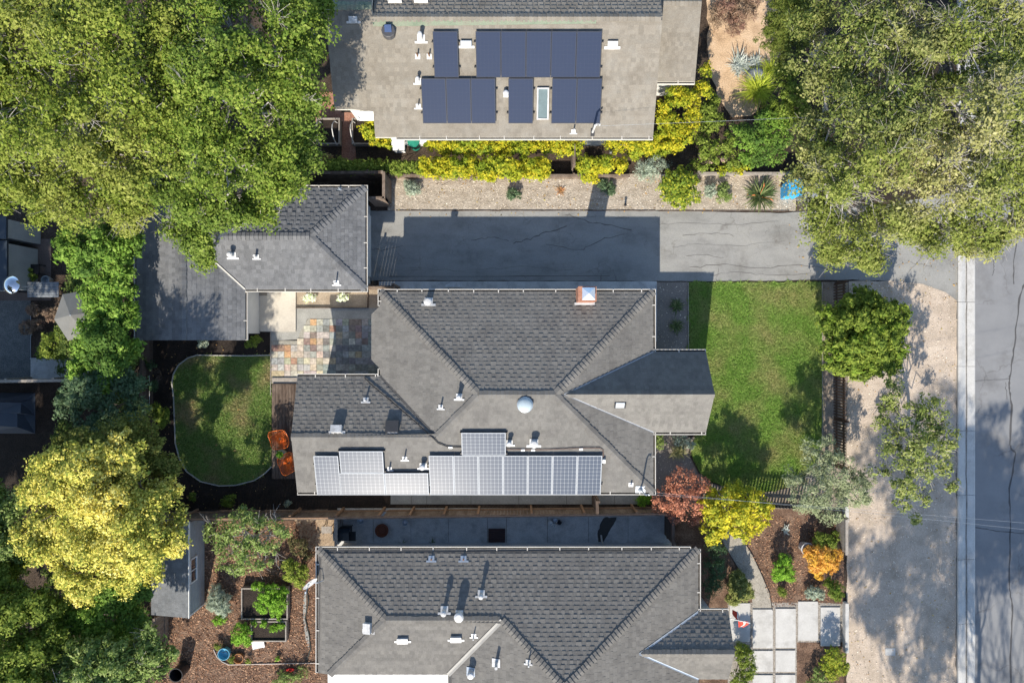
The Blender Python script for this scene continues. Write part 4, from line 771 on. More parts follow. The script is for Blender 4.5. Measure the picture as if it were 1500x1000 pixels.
new('garage_door', gd, white_p, hd)
pipe(hd, Df['s'], 341, 374, 0.08, 0.3, 0.28, cap=0.03); pipe(hd, Df['s'], 376, 376, 0.05, 0.3, 0.2); pipe(hd, Df['s'], 493, 414, 0.03, 0.45, 0.22); pipe(hd, Df['n'], 498, 277, 0.03, 0.2, 0.12, flmat=metal_g, mat=metal_g)
# ---- garden shed
he = thing('garden_shed', (-14.5, -9.9, 0), 'small grey sided shed with blue-grey roof beside the yellow tree', 'shed')
sx0, sx1, sy0, sy1, zh, zl = -15.35, -13.62, -11.62, -7.6, 1.6, 1.25
Ef = [(sx0, sy0, zl), (sx1, sy0, zh), (sx1, sy1, zh), (sx0, sy1, zl)]; shingles('shingles', he, Ef, shg_e, tooth=0.01)
sw = MB().add([(sx0 + .05, sy0 + .05, 0), (sx1 - .03, sy0 + .05, 0), (sx1 - .03, sy1 - .05, 0), (sx0 + .05, sy1 - .05, 0), (sx0 + .05, sy0 + .05, zl - .1), (sx1 - .03, sy0 + .05, zh - .1), (sx1 - .03, sy1 - .05, zh - .1), (sx0 + .05, sy1 - .05, zl - .1)], [(0, 1, 5, 4), (1, 2, 6, 5), (2, 3, 7, 6), (3, 0, 4, 7)])
new('wall', sw, siding, he)
for i in range(11): new('siding_board', MB().box((sx1 - .022, (sy0 + sy1) / 2, 0.09 + i * 0.14), (0.018, sy1 - sy0 - .1, 0.128), M=np.array(Matrix.Rotation(0.06, 3, 'Y'))), siding, he)
new('eave_trim', MB().box((sx1 + .02, (sy0 + sy1) / 2, zh - .06), (0.03, sy1 - sy0 + .04, 0.1)).box((sx1 - .01, sy0 + .03, 0.75), (0.05, 0.06, 1.5)), white_p, he)
window(he, (sx1 - .0, -9.75, 1.12), 1.0, 0.55, (1, 0))
# ---- outbuilding at the left edge
hf = thing('outbuilding', P(0, 370), 'dark flat-roofed outbuilding cut by the left edge of the picture', 'outbuilding')
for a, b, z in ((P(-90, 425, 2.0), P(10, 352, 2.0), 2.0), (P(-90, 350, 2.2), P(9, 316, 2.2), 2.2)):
    new('roof', MB().prism([(a[0], a[1]), (b[0], a[1]), (b[0], b[1]), (a[0], b[1])], z - .1, z), plain('shaded_slate_roof', (0.03, 0.042, 0.055)), hf)  # roof blue darkened, the shade over the building is put into its colour
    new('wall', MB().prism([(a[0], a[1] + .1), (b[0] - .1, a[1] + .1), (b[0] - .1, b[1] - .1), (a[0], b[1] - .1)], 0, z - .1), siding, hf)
# ------------------------------------------------------------------ solar arrays
def cell_mat(name, c, rgh, gl=0.5):
    m, n, l, b = nodes(name); b.inputs['Base Color'].default_value = (*c, 1); b.inputs['Roughness'].default_value = rgh; b.inputs['Specular IOR Level'].default_value = gl
    return m
cell_a = cell_mat('blue_cell', (0.07, 0.086, 0.115), 0.29, 0.13); back_a = cell_mat('white_backsheet', (0.26, 0.28, 0.30), 0.29, 0.13); rim_a = plain('aluminium_frame', (0.38, 0.40, 0.42), rough=0.6, spec=0.2)
cell_c = cell_mat('black_cell', (0.030, 0.040, 0.070), 0.22, 0.45); back_c = cell_mat('black_backsheet', (0.045, 0.055, 0.085), 0.22, 0.45); rim_c = plain('black_frame', (0.03, 0.035, 0.05), rough=0.4)
def panel_mesh(w, h, nx, ny, rim, back, cell, gap):
    f = MB(); r = 0.022; t = 0.04
    f.box((0, 0, t * .4), (w - r, h - r, t * .7), m=1)
    for c, d in (((w / 2 - r / 2, 0), (r, h, t)), ((-w / 2 + r / 2, 0), (r, h, t)), ((0, h / 2 - r / 2), (w - 2 * r, r, t)), ((0, -h / 2 + r / 2), (w - 2 * r, r, t))): f.box((c[0], c[1], t / 2), d, m=0)
    me = bpy.data.meshes.new('solar_panel'); me.from_pydata(f.v, [], f.f); me.materials.append(rim); me.materials.append(back); me.polygons.foreach_set('material_index', np.array(f.m, np.int32))
    cw, chh = (w - 2 * r - .02) / nx, (h - 2 * r - .02) / ny; V = []; F = []
    for i in range(nx):
        for j in range(ny):
            x0 = -w / 2 + r + .01 + i * cw + gap / 2; x1 = x0 + cw - gap; y0 = -h / 2 + r + .01 + j * chh + gap / 2; y1 = y0 + chh - gap; o = len(V); ch = min(0.022, gap * 1.3)
            V += [(x0 + ch, y0, t * .78), (x1 - ch, y0, t * .78), (x1, y0 + ch, t * .78), (x1, y1 - ch, t * .78), (x1 - ch, y1, t * .78), (x0 + ch, y1, t * .78), (x0, y1 - ch, t * .78), (x0, y0 + ch, t * .78)]; F.append(tuple(range(o, o + 8)))
    ce = bpy.data.meshes.new('cells'); ce.from_pydata(V, [], F); ce.materials.append(cell); return me, ce
def array(name, label, f, rects, nx_land, kind, lift=0.13):
    """panels given by the pixel rectangles in which they show"""
    p0, n = ray(f, (rects[0][0] + rects[0][2]) / 2, (rects[0][1] + rects[0][3]) / 2); t = thing(name, p0, label, 'solar panels'); B = basis(n); fl = [tuple(np.array(q) + n * lift) for q in f]
    for (x0, y0, x1, y1) in rects:
        a, _ = ray(fl, x0, y1); b, _ = ray(fl, x1, y1); c, _ = ray(fl, x0, y0); d, _ = ray(fl, x1, y0); ctr = (a + b + c + d) / 4
        w = (np.linalg.norm(b - a) + np.linalg.norm(d - c)) / 2 - 0.012; h = (np.linalg.norm(c - a) + np.linalg.norm(d - b)) / 2 - 0.012
        land = w > h; nx, ny = (10, 6) if land else (6, 10)
        key = (kind, round(w, 1), round(h, 1))
        if kind == 'a': me, ce = panel_mesh(w, h, nx, ny, rim_a, back_a, cell_a, 0.012)
        else: me, ce = panel_mesh(w, h, nx, ny, rim_c, back_c, cell_c, 0.006)
        o = link('solar_panel', me, t, loc=ctr - p0); o.rotation_euler = Matrix(B.tolist()).to_euler(); q = link('cells', ce, o, kind='stuff')
        rail = link('rail', panel_rail(w, lift), o)
    return t
RAILS = {}
def panel_rail(w, lift):
    key = round(w, 1)
    if key not in RAILS:
        m = MB(); m.box((0, 0.45, -lift / 2 - .003), (w + 0.14, 0.04, lift - .02)).box((0, -0.45, -lift / 2 - .003), (w + 0.14, 0.04, lift - .02)); me = bpy.data.meshes.new('rail'); me.from_pydata(m.v, [], m.f); me.materials.append(metal_b); RAILS[key] = me
    return RAILS[key]
ra = [(462, 667, 498, 724), (498, 660, 562, 692), (498, 692, 564, 724), (564, 692, 628, 724), (676, 633, 741, 666)]
ra += [(629 + 36 * i, 666.5, 629 + 36 * (i + 1), 724) for i in range(7)]
array('solar_array', 'silvery grid solar panels along the south eave of the middle house', A['s'], ra, 10, 'a')
array('solar_array', 'single dark solar panel standing alone at the upper left of the tan roof', Cf['s'], [(635, 46, 671.5, 114)], 10, 'c')
array('solar_array', 'row of five dark solar panels high on the tan roof', Cf['s'], [(697 + 36.7 * i, 46, 697 + 36.7 * (i + 1), 114) for i in range(5)], 10, 'c')
array('solar_array', 'row of three dark solar panels low on the tan roof', Cf['s'], [(618 + 36 * i, 115, 618 + 36 * (i + 1), 181) for i in range(3)], 10, 'c')
array('solar_array', 'single dark solar panel just left of the frosted skylight', Cf['s'], [(744.5, 115, 781, 181)], 10, 'c')
array('solar_array', 'pair of dark solar panels just right of the frosted skylight', Cf['s'], [(808 + 36.3 * i, 115, 808 + 36.3 * (i + 1), 181) for i in range(2)], 10, 'c')
# ------------------------------------------------------------------ trees
oak_m = leafmat('oak_leaf', [(0.05, 0.08, 0.010), (0.11, 0.145, 0.018), (0.19, 0.215, 0.042)], [(0.10, 0.125, 0.02), (0.16, 0.18, 0.034), (0.225, 0.235, 0.062)], pscale=0.45)
oak2_m = leafmat('bright_oak_leaf', [(0.045, 0.08, 0.010), (0.10, 0.145, 0.018), (0.18, 0.215, 0.042)], [(0.05, 0.085, 0.014), (0.09, 0.135, 0.02), (0.14, 0.18, 0.04)], pscale=0.5)
grey_oak = leafmat('grey_green_oak_leaf', [(0.07, 0.095, 0.016), (0.125, 0.15, 0.03), (0.20, 0.215, 0.06)], [(0.15, 0.155, 0.045), (0.21, 0.205, 0.075), (0.28, 0.265, 0.13)], pscale=0.4)
yel_m = leafmat('yellow_leaf', [(0.06, 0.09, 0.016), (0.19, 0.19, 0.03), (0.38, 0.31, 0.07)], [(0.13, 0.135, 0.02), (0.36, 0.28, 0.05), (0.50, 0.36, 0.13)], pscale=0.6, trans=0.2, gain=2.4)
yel_shade_m = leafmat('shaded_yellow_leaf', [(0.055, 0.075, 0.014), (0.11, 0.125, 0.025), (0.2, 0.19, 0.05)], pscale=0.6)  # yellow leaves with the shade of the north side mixed in as green
priv_m = leafmat('privet_leaf', [(0.06, 0.12, 0.016), (0.11, 0.19, 0.026), (0.18, 0.26, 0.05)], [(0.04, 0.085, 0.016), (0.075, 0.13, 0.025)])
dk_m = leafmat('dark_evergreen_leaf', [(0.02, 0.045, 0.018), (0.04, 0.075, 0.03), (0.07, 0.11, 0.055)])
blu_m = leafmat('blue_green_leaf', [(0.035, 0.065, 0.03), (0.065, 0.105, 0.05), (0.11, 0.15, 0.085)])
pale_m = leafmat('pale_green_leaf', [(0.06, 0.10, 0.02), (0.12, 0.17, 0.042), (0.22, 0.26, 0.095)])
olive_m = leafmat('olive_leaf', [(0.10, 0.125, 0.06), (0.17, 0.195, 0.105), (0.26, 0.28, 0.17)])
sparse_m = leafmat('street_leaf', [(0.075, 0.105, 0.022), (0.135, 0.165, 0.04), (0.22, 0.23, 0.085)])
cit_m = leafmat('citrus_leaf', [(0.042, 0.07, 0.010), (0.095, 0.135, 0.018), (0.17, 0.205, 0.034)], [(0.10, 0.17, 0.016), (0.17, 0.24, 0.03)], pscale=1.2, pthr=(0.55, 0.7))
red_m = leafmat('red_maple_leaf', [(0.17, 0.065, 0.04), (0.30, 0.12, 0.07), (0.40, 0.19, 0.115)])
gold_m = leafmat('gold_maple_leaf', [(0.17, 0.19, 0.015), (0.34, 0.31, 0.02), (0.52, 0.42, 0.03)], [(0.12, 0.17, 0.015), (0.24, 0.26, 0.03), (0.40, 0.35, 0.04)], pscale=1.3, trans=0.35)
hedge_m = leafmat('gold_hedge_leaf', [(0.15, 0.19, 0.012), (0.33, 0.32, 0.018), (0.52, 0.43, 0.03)], [(0.09, 0.14, 0.012), (0.18, 0.24, 0.02), (0.32, 0.33, 0.03)], pscale=1.6, gain=1.35)
green_m = leafmat('bright_leaf', [(0.06, 0.14, 0.012), (0.12, 0.24, 0.02), (0.2, 0.33, 0.04)])
mid_m = leafmat('mid_green_leaf', [(0.055, 0.085, 0.011), (0.105, 0.145, 0.02), (0.18, 0.215, 0.042)])
sage_m = leafmat('sage_leaf', [(0.13, 0.165, 0.115), (0.21, 0.25, 0.185), (0.31, 0.345, 0.27)])
orange_m = leafmat('orange_leaf', [(0.32, 0.13, 0.02), (0.52, 0.25, 0.04), (0.58, 0.33, 0.10)], [(0.40, 0.28, 0.03), (0.5, 0.3, 0.05)], pscale=1.6)
dry_m = leafmat('dry_twig_leaf', [(0.13, 0.09, 0.06), (0.24, 0.165, 0.11), (0.34, 0.26, 0.18)], [(0.18, 0.10, 0.075), (0.26, 0.16, 0.12)], pscale=1.0, gain=1.2)
white_fl = leafmat('white_flower', [(0.30, 0.42, 0.12), (0.6, 0.65, 0.4), (0.75, 0.75, 0.65)], trans=0.1)
blade_y = leafmat('lime_blade', [(0.14, 0.19, 0.015), (0.26, 0.31, 0.03), (0.36, 0.38, 0.06)])
blade_d = leafmat('dark_blade', [(0.03, 0.055, 0.018), (0.07, 0.10, 0.035), (0.16, 0.17, 0.08)])
blade_s = leafmat('striped_blade', [(0.15, 0.15, 0.06), (0.26, 0.24, 0.12), (0.10, 0.12, 0.04)])
sil_m = leafmat('silver_blade', [(0.18, 0.21, 0.19), (0.30, 0.33, 0.30), (0.42, 0.44, 0.41)])
oak = dict(leaf=(0.092, 0.056), clump=0.40, leaf_n=95, dens=0.78, shell=(0.6, 1.1), flat=0.65, billow=6, wood=bark_g, trunk_r=0.3, inner=0.3)
tree('oak_tree', 'big green oak crown at the top left reaching over the tan house', [L(415, 70, 78, 8.5), L(335, 60, 88, 9.3), L(400, 160, 68, 8.2), L(452, 72, 42, 7.2), L(442, 155, 30, 6.8), L(462, 25, 30, 7), L(430, -20, 55, 7.5), L(330, 150, 78, 9), L(440, 205, 27, 6.3), L(425, 120, 60, 8.0), L(350, -30, 70, 8.5), L(275, 100, 60, 8.6), L(268, 180, 55, 8.2)], oak2_m, cat='tree', group='oaks at the top left', twigs=45, twig_len=0.5, **oak)
tree('oak_tree', 'green oak crown spreading over the north side of the garage roof', [L(335, 240, 72, 7.8), L(400, 250, 62, 7.2), L(428, 282, 40, 6.3), L(385, 308, 36, 5.8), L(290, 300, 58, 6.8), L(280, 345, 34, 5.5), L(250, 265, 58, 7.3), L(330, 305, 45, 6.2), L(300, 370, 18, 5.2), L(440, 235, 30, 6.2)], oak2_m, group='oaks at the top left', twigs=40, twig_len=0.45, **oak)
tree('oak_tree', 'wide yellowish green oak crown filling the top left corner', [L(150, 70, 105, 9.2), L(60, 60, 95, 8.8), L(225, 140, 78, 9), L(110, 180, 95, 8.6), L(40, 190, 78, 8), L(195, 235, 68, 8), L(105, 275, 66, 7.2), L(40, 255, 58, 7.2), L(165, 305, 36, 6), L(8, 285, 30, 6), L(240, 20, 68, 9), L(-20, 120, 80, 8.5), L(205, 300, 24, 5.8), L(190, 325, 14, 5.2), L(110, -20, 80, 8.5), L(70, 305, 32, 6), L(240, 80, 55, 8.6), L(235, 195, 55, 8.2), L(150, 240, 50, 7.6)], oak_m, group='oaks at the top left', twigs=110, twig_len=0.7, **oak)
tr = dict(leaf=(0.09, 0.048), clump=0.40, leaf_n=90, dens=0.8, shell=(0.6, 1.1), billow=6, wood=bark_g, trunk_r=0.28, inner=0.2)
tree('oak_tree', 'dark green open oak crown at the top right behind the orange path', [L(1200, 95, 55, 6.8), L(1260, 50, 65, 7.8), L(1330, 60, 75, 8.2), L(1230, 170, 65, 7.2), L(1310, 160, 75, 8.2), L(1185, 35, 45, 6.2), L(1290, -20, 70, 7.5), L(1190, 210, 50, 6), L(1260, 115, 60, 7.4)], leafmat('open_oak_leaf', [(0.045, 0.07, 0.014), (0.10, 0.125, 0.028), (0.19, 0.20, 0.065)], [(0.09, 0.105, 0.03), (0.15, 0.16, 0.05), (0.23, 0.225, 0.095)], pscale=0.5), group='oaks at the top right', twigs=110, twig_len=0.6, **tr)
tree('oak_tree', 'green oak crown hanging over the mouth of the driveway', [L(1235, 265, 70, 7.2), L(1300, 245, 75, 7.8), L(1195, 325, 48, 5.6), L(1255, 345, 50, 5.8), L(1300, 320, 58, 6.8), L(1185, 260, 48, 5.8), L(1275, 378, 24, 5), L(1215, 372, 20, 4.8), L(1330, 340, 40, 6.4)], grey_oak, group='oaks at the top right', twigs=90, twig_len=0.55, **tr)
tree('oak_tree', 'grey twiggy oak crown at the top right corner over the street', [L(1400, 60, 75, 8.5), L(1470, 40, 75, 8.5), L(1420, 160, 85, 9), L(1490, 170, 68, 8.5), L(1400, 270, 80, 8.3), L(1470, 300, 72, 7.8), L(1375, 335, 48, 6.8), L(1445, 350, 38, 6.8), L(1465, 110, 70, 8.4), L(1440, 220, 70, 8.2), L(1365, 130, 55, 8.0), L(1500, 240, 60, 8.0), L(1545, 250, 70, 8), L(1415, 362, 24, 6.4), L(1360, 230, 60, 8), L(1540, 80, 70, 8.3), L(1510, 335, 40, 7)], grey_oak, group='oaks at the top right', twigs=380, twig_len=0.6, **{**tr, 'dens': 0.7, 'inner': 0.25})
yl = dict(leaf=(0.085, 0.055), clump=0.28, leaf_n=78, dens=0.85, shell=(0.6, 1.1), flat=0.7, billow=5, trunk_r=0.18, inner=0.4)
tree('yellow_tree', 'large golden yellow tree at the left beside the small shed', [L(165, 705, 76, 6.2), L(95, 690, 52, 5.5), L(120, 760, 74, 6.1), L(190, 765, 72, 5.9), L(245, 775, 42, 4.9), L(90, 805, 56, 5.3), L(138, 832, 50, 5.1), L(215, 818, 44, 4.8), L(62, 712, 38, 4.8), L(120, 862, 26, 4.5), L(238, 730, 40, 5.1), L(60, 770, 36, 4.9), L(180, 850, 26, 4.4)], yel_m, **yl)
tree('green_tree', 'olive green tree right behind the golden yellow tree, shaded on its far side', [L(200, 645, 54, 5.0), L(150, 650, 46, 5.0), L(232, 685, 36, 4.8), L(100, 655, 32, 4.3), L(190, 690, 40, 5.6)], yel_shade_m, **yl)  # north side of the yellow tree as a second crown, shade painted as green
pv = dict(leaf=(0.11, 0.06), clump=0.24, leaf_n=46, dens=0.85, billow=5, trunk_r=0.1, inner=0.45)
tree('leafy_tree', 'bright green leafy tree between the dark yard and the garage wing', [L(115, 360, 34, 4.6), L(155, 350, 42, 4.8), L(145, 400, 42, 4.5), L(178, 388, 28, 4.2), L(168, 440, 30, 4.0), L(135, 440, 26, 3.9), L(180, 420, 26, 3.8), L(190, 360, 26, 4.0), L(185, 460, 22, 3.6)], priv_m, group='trees along the left boundary', **pv)
tree('leafy_tree', 'mid green leafy tree beside the grey parasol', [L(150, 500, 40, 4.0), L(178, 480, 26, 3.7), L(172, 525, 32, 3.9), L(125, 535, 26, 3.5), L(140, 470, 26, 3.6), L(190, 510, 22, 3.4), L(165, 550, 26, 3.4)], priv_m, group='trees along the left boundary', **pv)
tree('dark_tree', 'dark blue-green tree in the shade north of the yellow tree', [L(140, 575, 44, 3.4), L(180, 565, 32, 3.3), L(112, 595, 32, 3.0), L(165, 610, 36, 3.0), L(195, 600, 22, 2.8)], blu_m, group='trees along the left boundary', **pv)
tree('pale_tree', 'pale green tree cut by the left edge below the dark yard', [L(0, 780, 46, 4.4), L(18, 742, 28, 4.0), L(-30, 740, 40, 4.2), L(20, 815, 30, 3.8), L(30, 780, 26, 3.8), L(-10, 720, 26, 3.8)], pale_m, **pv)
tree('green_tree', 'dark green tree at the left edge near the bottom corner', [L(30, 885, 50, 5), L(15, 955, 60, 5.2), L(65, 935, 40, 4.6), L(-20, 900, 45, 5), L(40, 1010, 50, 5), L(70, 885, 34, 4.4), L(10, 850, 34, 4.3)], mid_m, group='trees in the bottom left corner', **pv)
tree('green_tree', 'bright green tree squeezed below the golden yellow tree', [L(150, 865, 42, 3.6), L(198, 862, 28, 3.4), L(185, 895, 34, 3.4), L(135, 915, 38, 3.5), L(165, 935, 32, 3.2), L(100, 905, 28, 3.2), L(205, 915, 26, 3.0)], priv_m, group='trees in the bottom left corner', **pv)
tree('green_tree', 'greyish green tree at the bottom edge beside the black bin', [L(125, 980, 48, 4.6), L(195, 975, 48, 4.4), L(240, 965, 26, 4.0), L(212, 935, 30, 4.1), L(95, 950, 34, 4.2), L(160, 1020, 50, 4.5), L(160, 950, 34, 4.2), L(90, 1000, 34, 4.3)], pale_m, group='trees in the bottom left corner', twigs=25, **pv)
tree('citrus_tree', 'dense round green tree between the front lawn and the dirt verge', [L(1262, 486, 56, 2.3, 0.85), L(1232, 470, 36, 2.0), L(1295, 468, 36, 2.0), L(1290, 515, 40, 2.0), L(1235, 512, 40, 2.0), L(1262, 448, 30, 2.0), L(1262, 530, 28, 1.8)], cit_m, leaf=(0.11, 0.06), clump=0.2, leaf_n=48, dens=1.25, trunk_r=0.1, inner=0.5)
tree('street_tree', 'sparse young tree with bare pale branches on the dirt verge', [L(1330, 610, 26, 3.4), L(1365, 600, 22, 3.4), L(1385, 640, 22, 3.4), L(1300, 575, 22, 3.2), L(1290, 620, 14, 3.1), L(1355, 660, 30, 3.9), L(1310, 670, 22, 3.5), L(1380, 680, 18, 3.2), L(1325, 705, 24, 3.4), L(1350, 725, 16, 3.0), L(1320, 735, 14, 2.8), L(1395, 712, 9, 3.0), L(1340, 760, 8, 2.6), L(1290, 690, 12, 3.0), L(1340, 635, 24, 3.6), L(1300, 640, 20, 3.3), L(1370, 625, 18, 3.3), L(1350, 690, 22, 3.5), L(1300, 600, 18, 3.0)], sparse_m, base=(1330, 640), leaf=(0.10, 0.055), clump=0.24, leaf_n=44, dens=0.95, trunk_r=0.07, limb=0.35, wood=bark_g, inner=0.0, twigs=70, twig_len=0.4)
tree('olive_tree', 'feathery grey-green olive tree by the front corner of the lawn', [L(1200, 660, 28, 2.1), L(1225, 690, 32, 2.3), L(1185, 720, 32, 2.3), L(1215, 740, 28, 2.2), L(1250, 715, 28, 2.1), L(1270, 700, 18, 1.9), L(1165, 700, 18, 1.8), L(1195, 690, 16, 2.4), L(1262, 735, 14, 1.8)], olive_m, leaf=(0.10, 0.03), clump=0.22, leaf_n=58, dens=1.0, trunk_r=0.09, wood=bark_g, inner=0.1)
tree('red_maple', 'reddish brown maple at the front corner of the middle house', [L(1000, 705, 24, 1.8), L(975, 730, 20, 1.6), L(1005, 735, 26, 1.9), L(1022, 712, 18, 1.7), L(990, 752, 14, 1.5), L(1015, 757, 11, 1.4), L(965, 740, 11, 1.4)], red_m, leaf=(0.07, 0.04), clump=0.17, leaf_n=30, dens=0.95, trunk_r=0.06, inner=0.15)
tree('gold_maple', 'vivid yellow maple beside the red one at the garden fence', [L(1065, 745, 36, 1.9), L(1040, 735, 20, 1.6), L(1095, 735, 24, 1.6), L(1105, 760, 24, 1.5), L(1045, 775, 20, 1.4), L(1075, 722, 20, 1.6), L(1085, 775, 20, 1.5), L(1120, 745, 14, 1.4), L(1038, 790, 8, 1.1)], gold_m, leaf=(0.10, 0.06), clump=0.19, leaf_n=34, dens=1.05, trunk_r=0.07, inner=0.2)
tree('apple_tree', 'spreading pale green fruit tree behind the shed by the fence', [L(320, 780, 26, 2.5), L(355, 775, 32, 2.8), L(395, 785, 28, 2.6), L(340, 810, 28, 2.5), L(380, 812, 24, 2.4), L(415, 775, 16, 2.3), L(365, 755, 18, 2.5), L(350, 835, 12, 2.2)], pale_m, leaf=(0.11, 0.05), clump=0.22, leaf_n=30, dens=0.85, trunk_r=0.08, wood=bark_g, inner=0.12, twigs=12)
tree('evergreen', 'dark conical evergreen at the top beside the orange path', [L(1150, 25, 36, 3.0), L(1135, 50, 30, 2.4), L(1165, 60, 24, 2.2), L(1160, -10, 36, 3.4), L(1140, 75, 18, 1.7)], leafmat('conifer_leaf', [(0.03, 0.05, 0.008), (0.065, 0.085, 0.014), (0.12, 0.135, 0.03)]), leaf=(0.12, 0.025), clump=0.2, leaf_n=50, dens=1.2, trunk_r=0.08)
# trees beyond the edges of the frame whose shade falls into it
def offtree(label, x, y, z, r, n, mat, dens, seed_shift=0):
    lob = []
    for i in range(n):
        d = rsph(1, -0.2)[0]; lob.append((np.array([x, y, z]) + d * rng.uniform(0.3, 1) * np.array([r, r, r * 0.5]), r * rng.uniform(0.13, 0.26), r * rng.uniform(0.1, 0.2)))
    tree('shade_tree', label, lob, mat, leaf=(0.16, 0.09), clump=0.4, leaf_n=34, dens=dens, trunk_r=0.09, limb=0.3, wood=bark_g, inner=0.2, group='street trees beyond the frame')
offtree('tall open street tree just below the lower right corner', 16.0, -24.0, 11.0, 5.6, 46, grey_oak, 0.8)
offtree('open street tree far below the lower right corner beside the road', 22.5, -25.0, 11.5, 5.4, 46, grey_oak, 0.75)
offtree('big dense tree left of the frame shading the outbuilding', -26.5, -3.0, 8.0, 4.6, 60, mid_m, 2.0)
offtree('open street tree just below the paver path', 14.6, -26.0, 10.0, 3.4, 30, grey_oak, 0.7)
offtree('slender street tree below the dirt verge', 16.5, -17.5, 8.0, 3.2, 18, grey_oak, 0.6)
offtree('street tree right of the street beyond the frame', 21.5, -18.0, 9.5, 3.6, 20, grey_oak, 0.6)
offtree('dense tree left of the frame shading the dark yard', -25.5, -5.0, 7.0, 4.2, 45, mid_m, 1.8)
offtree('dense tree left of the frame beside the pale tree', -25.0, -13.0, 6.5, 4.0, 50, mid_m, 2.0)
offtree('dense low tree left of the frame below the dark yard', -24.4, -9.2, 6.0, 3.8, 64, mid_m, 2.2)
# low thicket under the trees of the left boundary
ug = []
for i in range(150):
    x, y = (rng.uniform(-60, 222), rng.uniform(800, 1040)) if i < 110 else (rng.uniform(95, 205), rng.uniform(330, 640)); z = rng.uniform(0.5, 1.9); ug.append(L(x, y, rng.uniform(13, 24), z))
C_, N_u, _ = crown_points(ug, 0.22, 36, 0.6, zlo=0.0, inner=0.1); C_[:, 2] = np.maximum(C_[:, 2], 0.05); Vv, Ff = leaf_quads(C_, N_u, 0.11, 0.06)
link('undergrowth', mesh_np('undergrowth', Vv, Ff, leafmat('thicket_leaf', [(0.03, 0.05, 0.012), (0.065, 0.095, 0.02), (0.11, 0.14, 0.035)])), None, label='dark green thicket under the trees along the left boundary', cat='undergrowth', kind='stuff')
# ------------------------------------------------------------------ hedges and shrubs
def hline(x0, y0, x1, y1, n, r, z, jit=4):
    return [L(x0 + (x1 - x0) * i / (n - 1) + rng.normal() * jit, y0 + (y1 - y0) * i / (n - 1) + rng.normal() * jit * 0.35, r * rng.uniform(0.85, 1.2), z * rng.uniform(0.88, 1.12)) for i in range(n)]
hg = dict(leaf=(0.10, 0.06), clump=0.17, leaf_n=30, dens=1.1, cat='hedge', inner=0.3)
shrub('hedge', 'bright yellow-green hedge clipped against the wall of the tan house', hline(634, 213, 845, 213, 24, 14, 1.15, 3), hedge_m, **hg)
shrub('hedge', 'short yellow-green hedge end under the right eave of the tan house', hline(912, 208, 985, 205, 7, 16, 1.2, 4) + hline(925, 222, 965, 222, 4, 12, 1.0, 3), hedge_m, **hg)
shrub('hedge', 'long ragged yellow-green hedge on the fence above the gravel bed', hline(630, 245, 800, 247, 18, 16, 1.25, 5), hedge_m, **hg)
shrub('hedge', 'ragged yellow-green hedge clump above the gravel right of the path gap', hline(852, 243, 905, 240, 6, 14, 1.25, 4) + [L(860, 258, 10, 0.9), L(872, 262, 9, .8)], hedge_m, **hg)
shrub('hedge', 'low dull green hedge with reddish tips behind the garage', hline(485, 243, 625, 246, 15, 11, 1.2, 3), mid_m, **hg)
shrub('vine', 'yellow-green climber on the left corner of the tan house', [L(541, 172, 12, 1.6), L(546, 150, 6, 2.0), L(540, 190, 15, 1.3), L(555, 205, 14, 1.0), L(570, 208, 11, 0.8), L(546, 138, 4, 2.3)], hedge_m, cat='climber', leaf=(0.10, 0.06), clump=0.16, leaf_n=30)
sh = dict(leaf=(0.09, 0.05), clump=0.17, leaf_n=32, dens=1.15)
shrub('shrub', 'rounded green and yellow shrub at the right end of the gravel bed', [L(993, 270, 26, 1.1), L(985, 285, 20, 0.8), L(1005, 285, 20, 0.8), L(993, 295, 14, 0.6), L(1008, 268, 16, 0.9), L(978, 270, 16, .9)], leafmat('variegated_leaf', [(0.05, 0.09, 0.012), (0.12, 0.17, 0.02), (0.32, 0.31, 0.03)]), **sh)
shrub('shrub', 'pale blue-green conifer shrub left of the rounded shrub', [L(940, 248, 15, 0.9), L(958, 245, 17, 1.0), L(972, 240, 10, 0.9), L(950, 258, 13, 0.7)], sage_m, **{**sh, 'leaf': (0.08, 0.02)})
shrub('shrub', 'bright lime yellow shrub right of the tan house corner', [L(985, 190, 20, 1.4), L(1000, 200, 18, 1.3), L(990, 210, 14, 1.0), L(975, 175, 16, 1.5)], hedge_m, **sh)
shrub('shrub', 'tall yellow-green shrub along the right rake of the tan house', [L(1010, 150, 18, 1.7), L(990, 140, 18, 1.7), L(1030, 130, 14, 1.6), L(1035, 105, 11, 1.5), L(975, 155, 14, 1.6), L(1012, 175, 16, 1.4)], hedge_m, **sh)
shrub('shrub', 'dark leafy shrub between the lime shrub and the orange path', [L(1035, 165, 16, 1.0), L(1045, 180, 16, 1.0), L(1030, 190, 14, .9), L(1045, 150, 12, .9)], mid_m, **sh)
shrub('shrub', 'open green shrub above the gravel beside the retaining edge', [L(1035, 215, 18, 1.1), L(1060, 210, 18, 1.1), L(1040, 235, 16, 0.9), L(1070, 235, 15, 0.9), L(1020, 245, 12, .8)], mid_m, **{**sh, 'dens': 0.8})
shrub('shrub', 'bright green fern-like shrub under the left of the driveway oak', [L(1085, 200, 20, 1.2), L(1110, 205, 22, 1.3), L(1130, 225, 20, 1.1), L(1100, 230, 18, 1.0), L(1120, 180, 18, 1.3), L(1145, 205, 18, 1.3), L(1140, 180, 18, 1.2)], priv_m, **sh)
shrub('shrub', 'small mixed green shrub below the retaining edge', [L(1060, 248, 12, 0.7), L(1080, 250, 12, 0.7), L(1092, 240, 10, .7)], hedge_m, **{**sh, 'dens': 0.7})
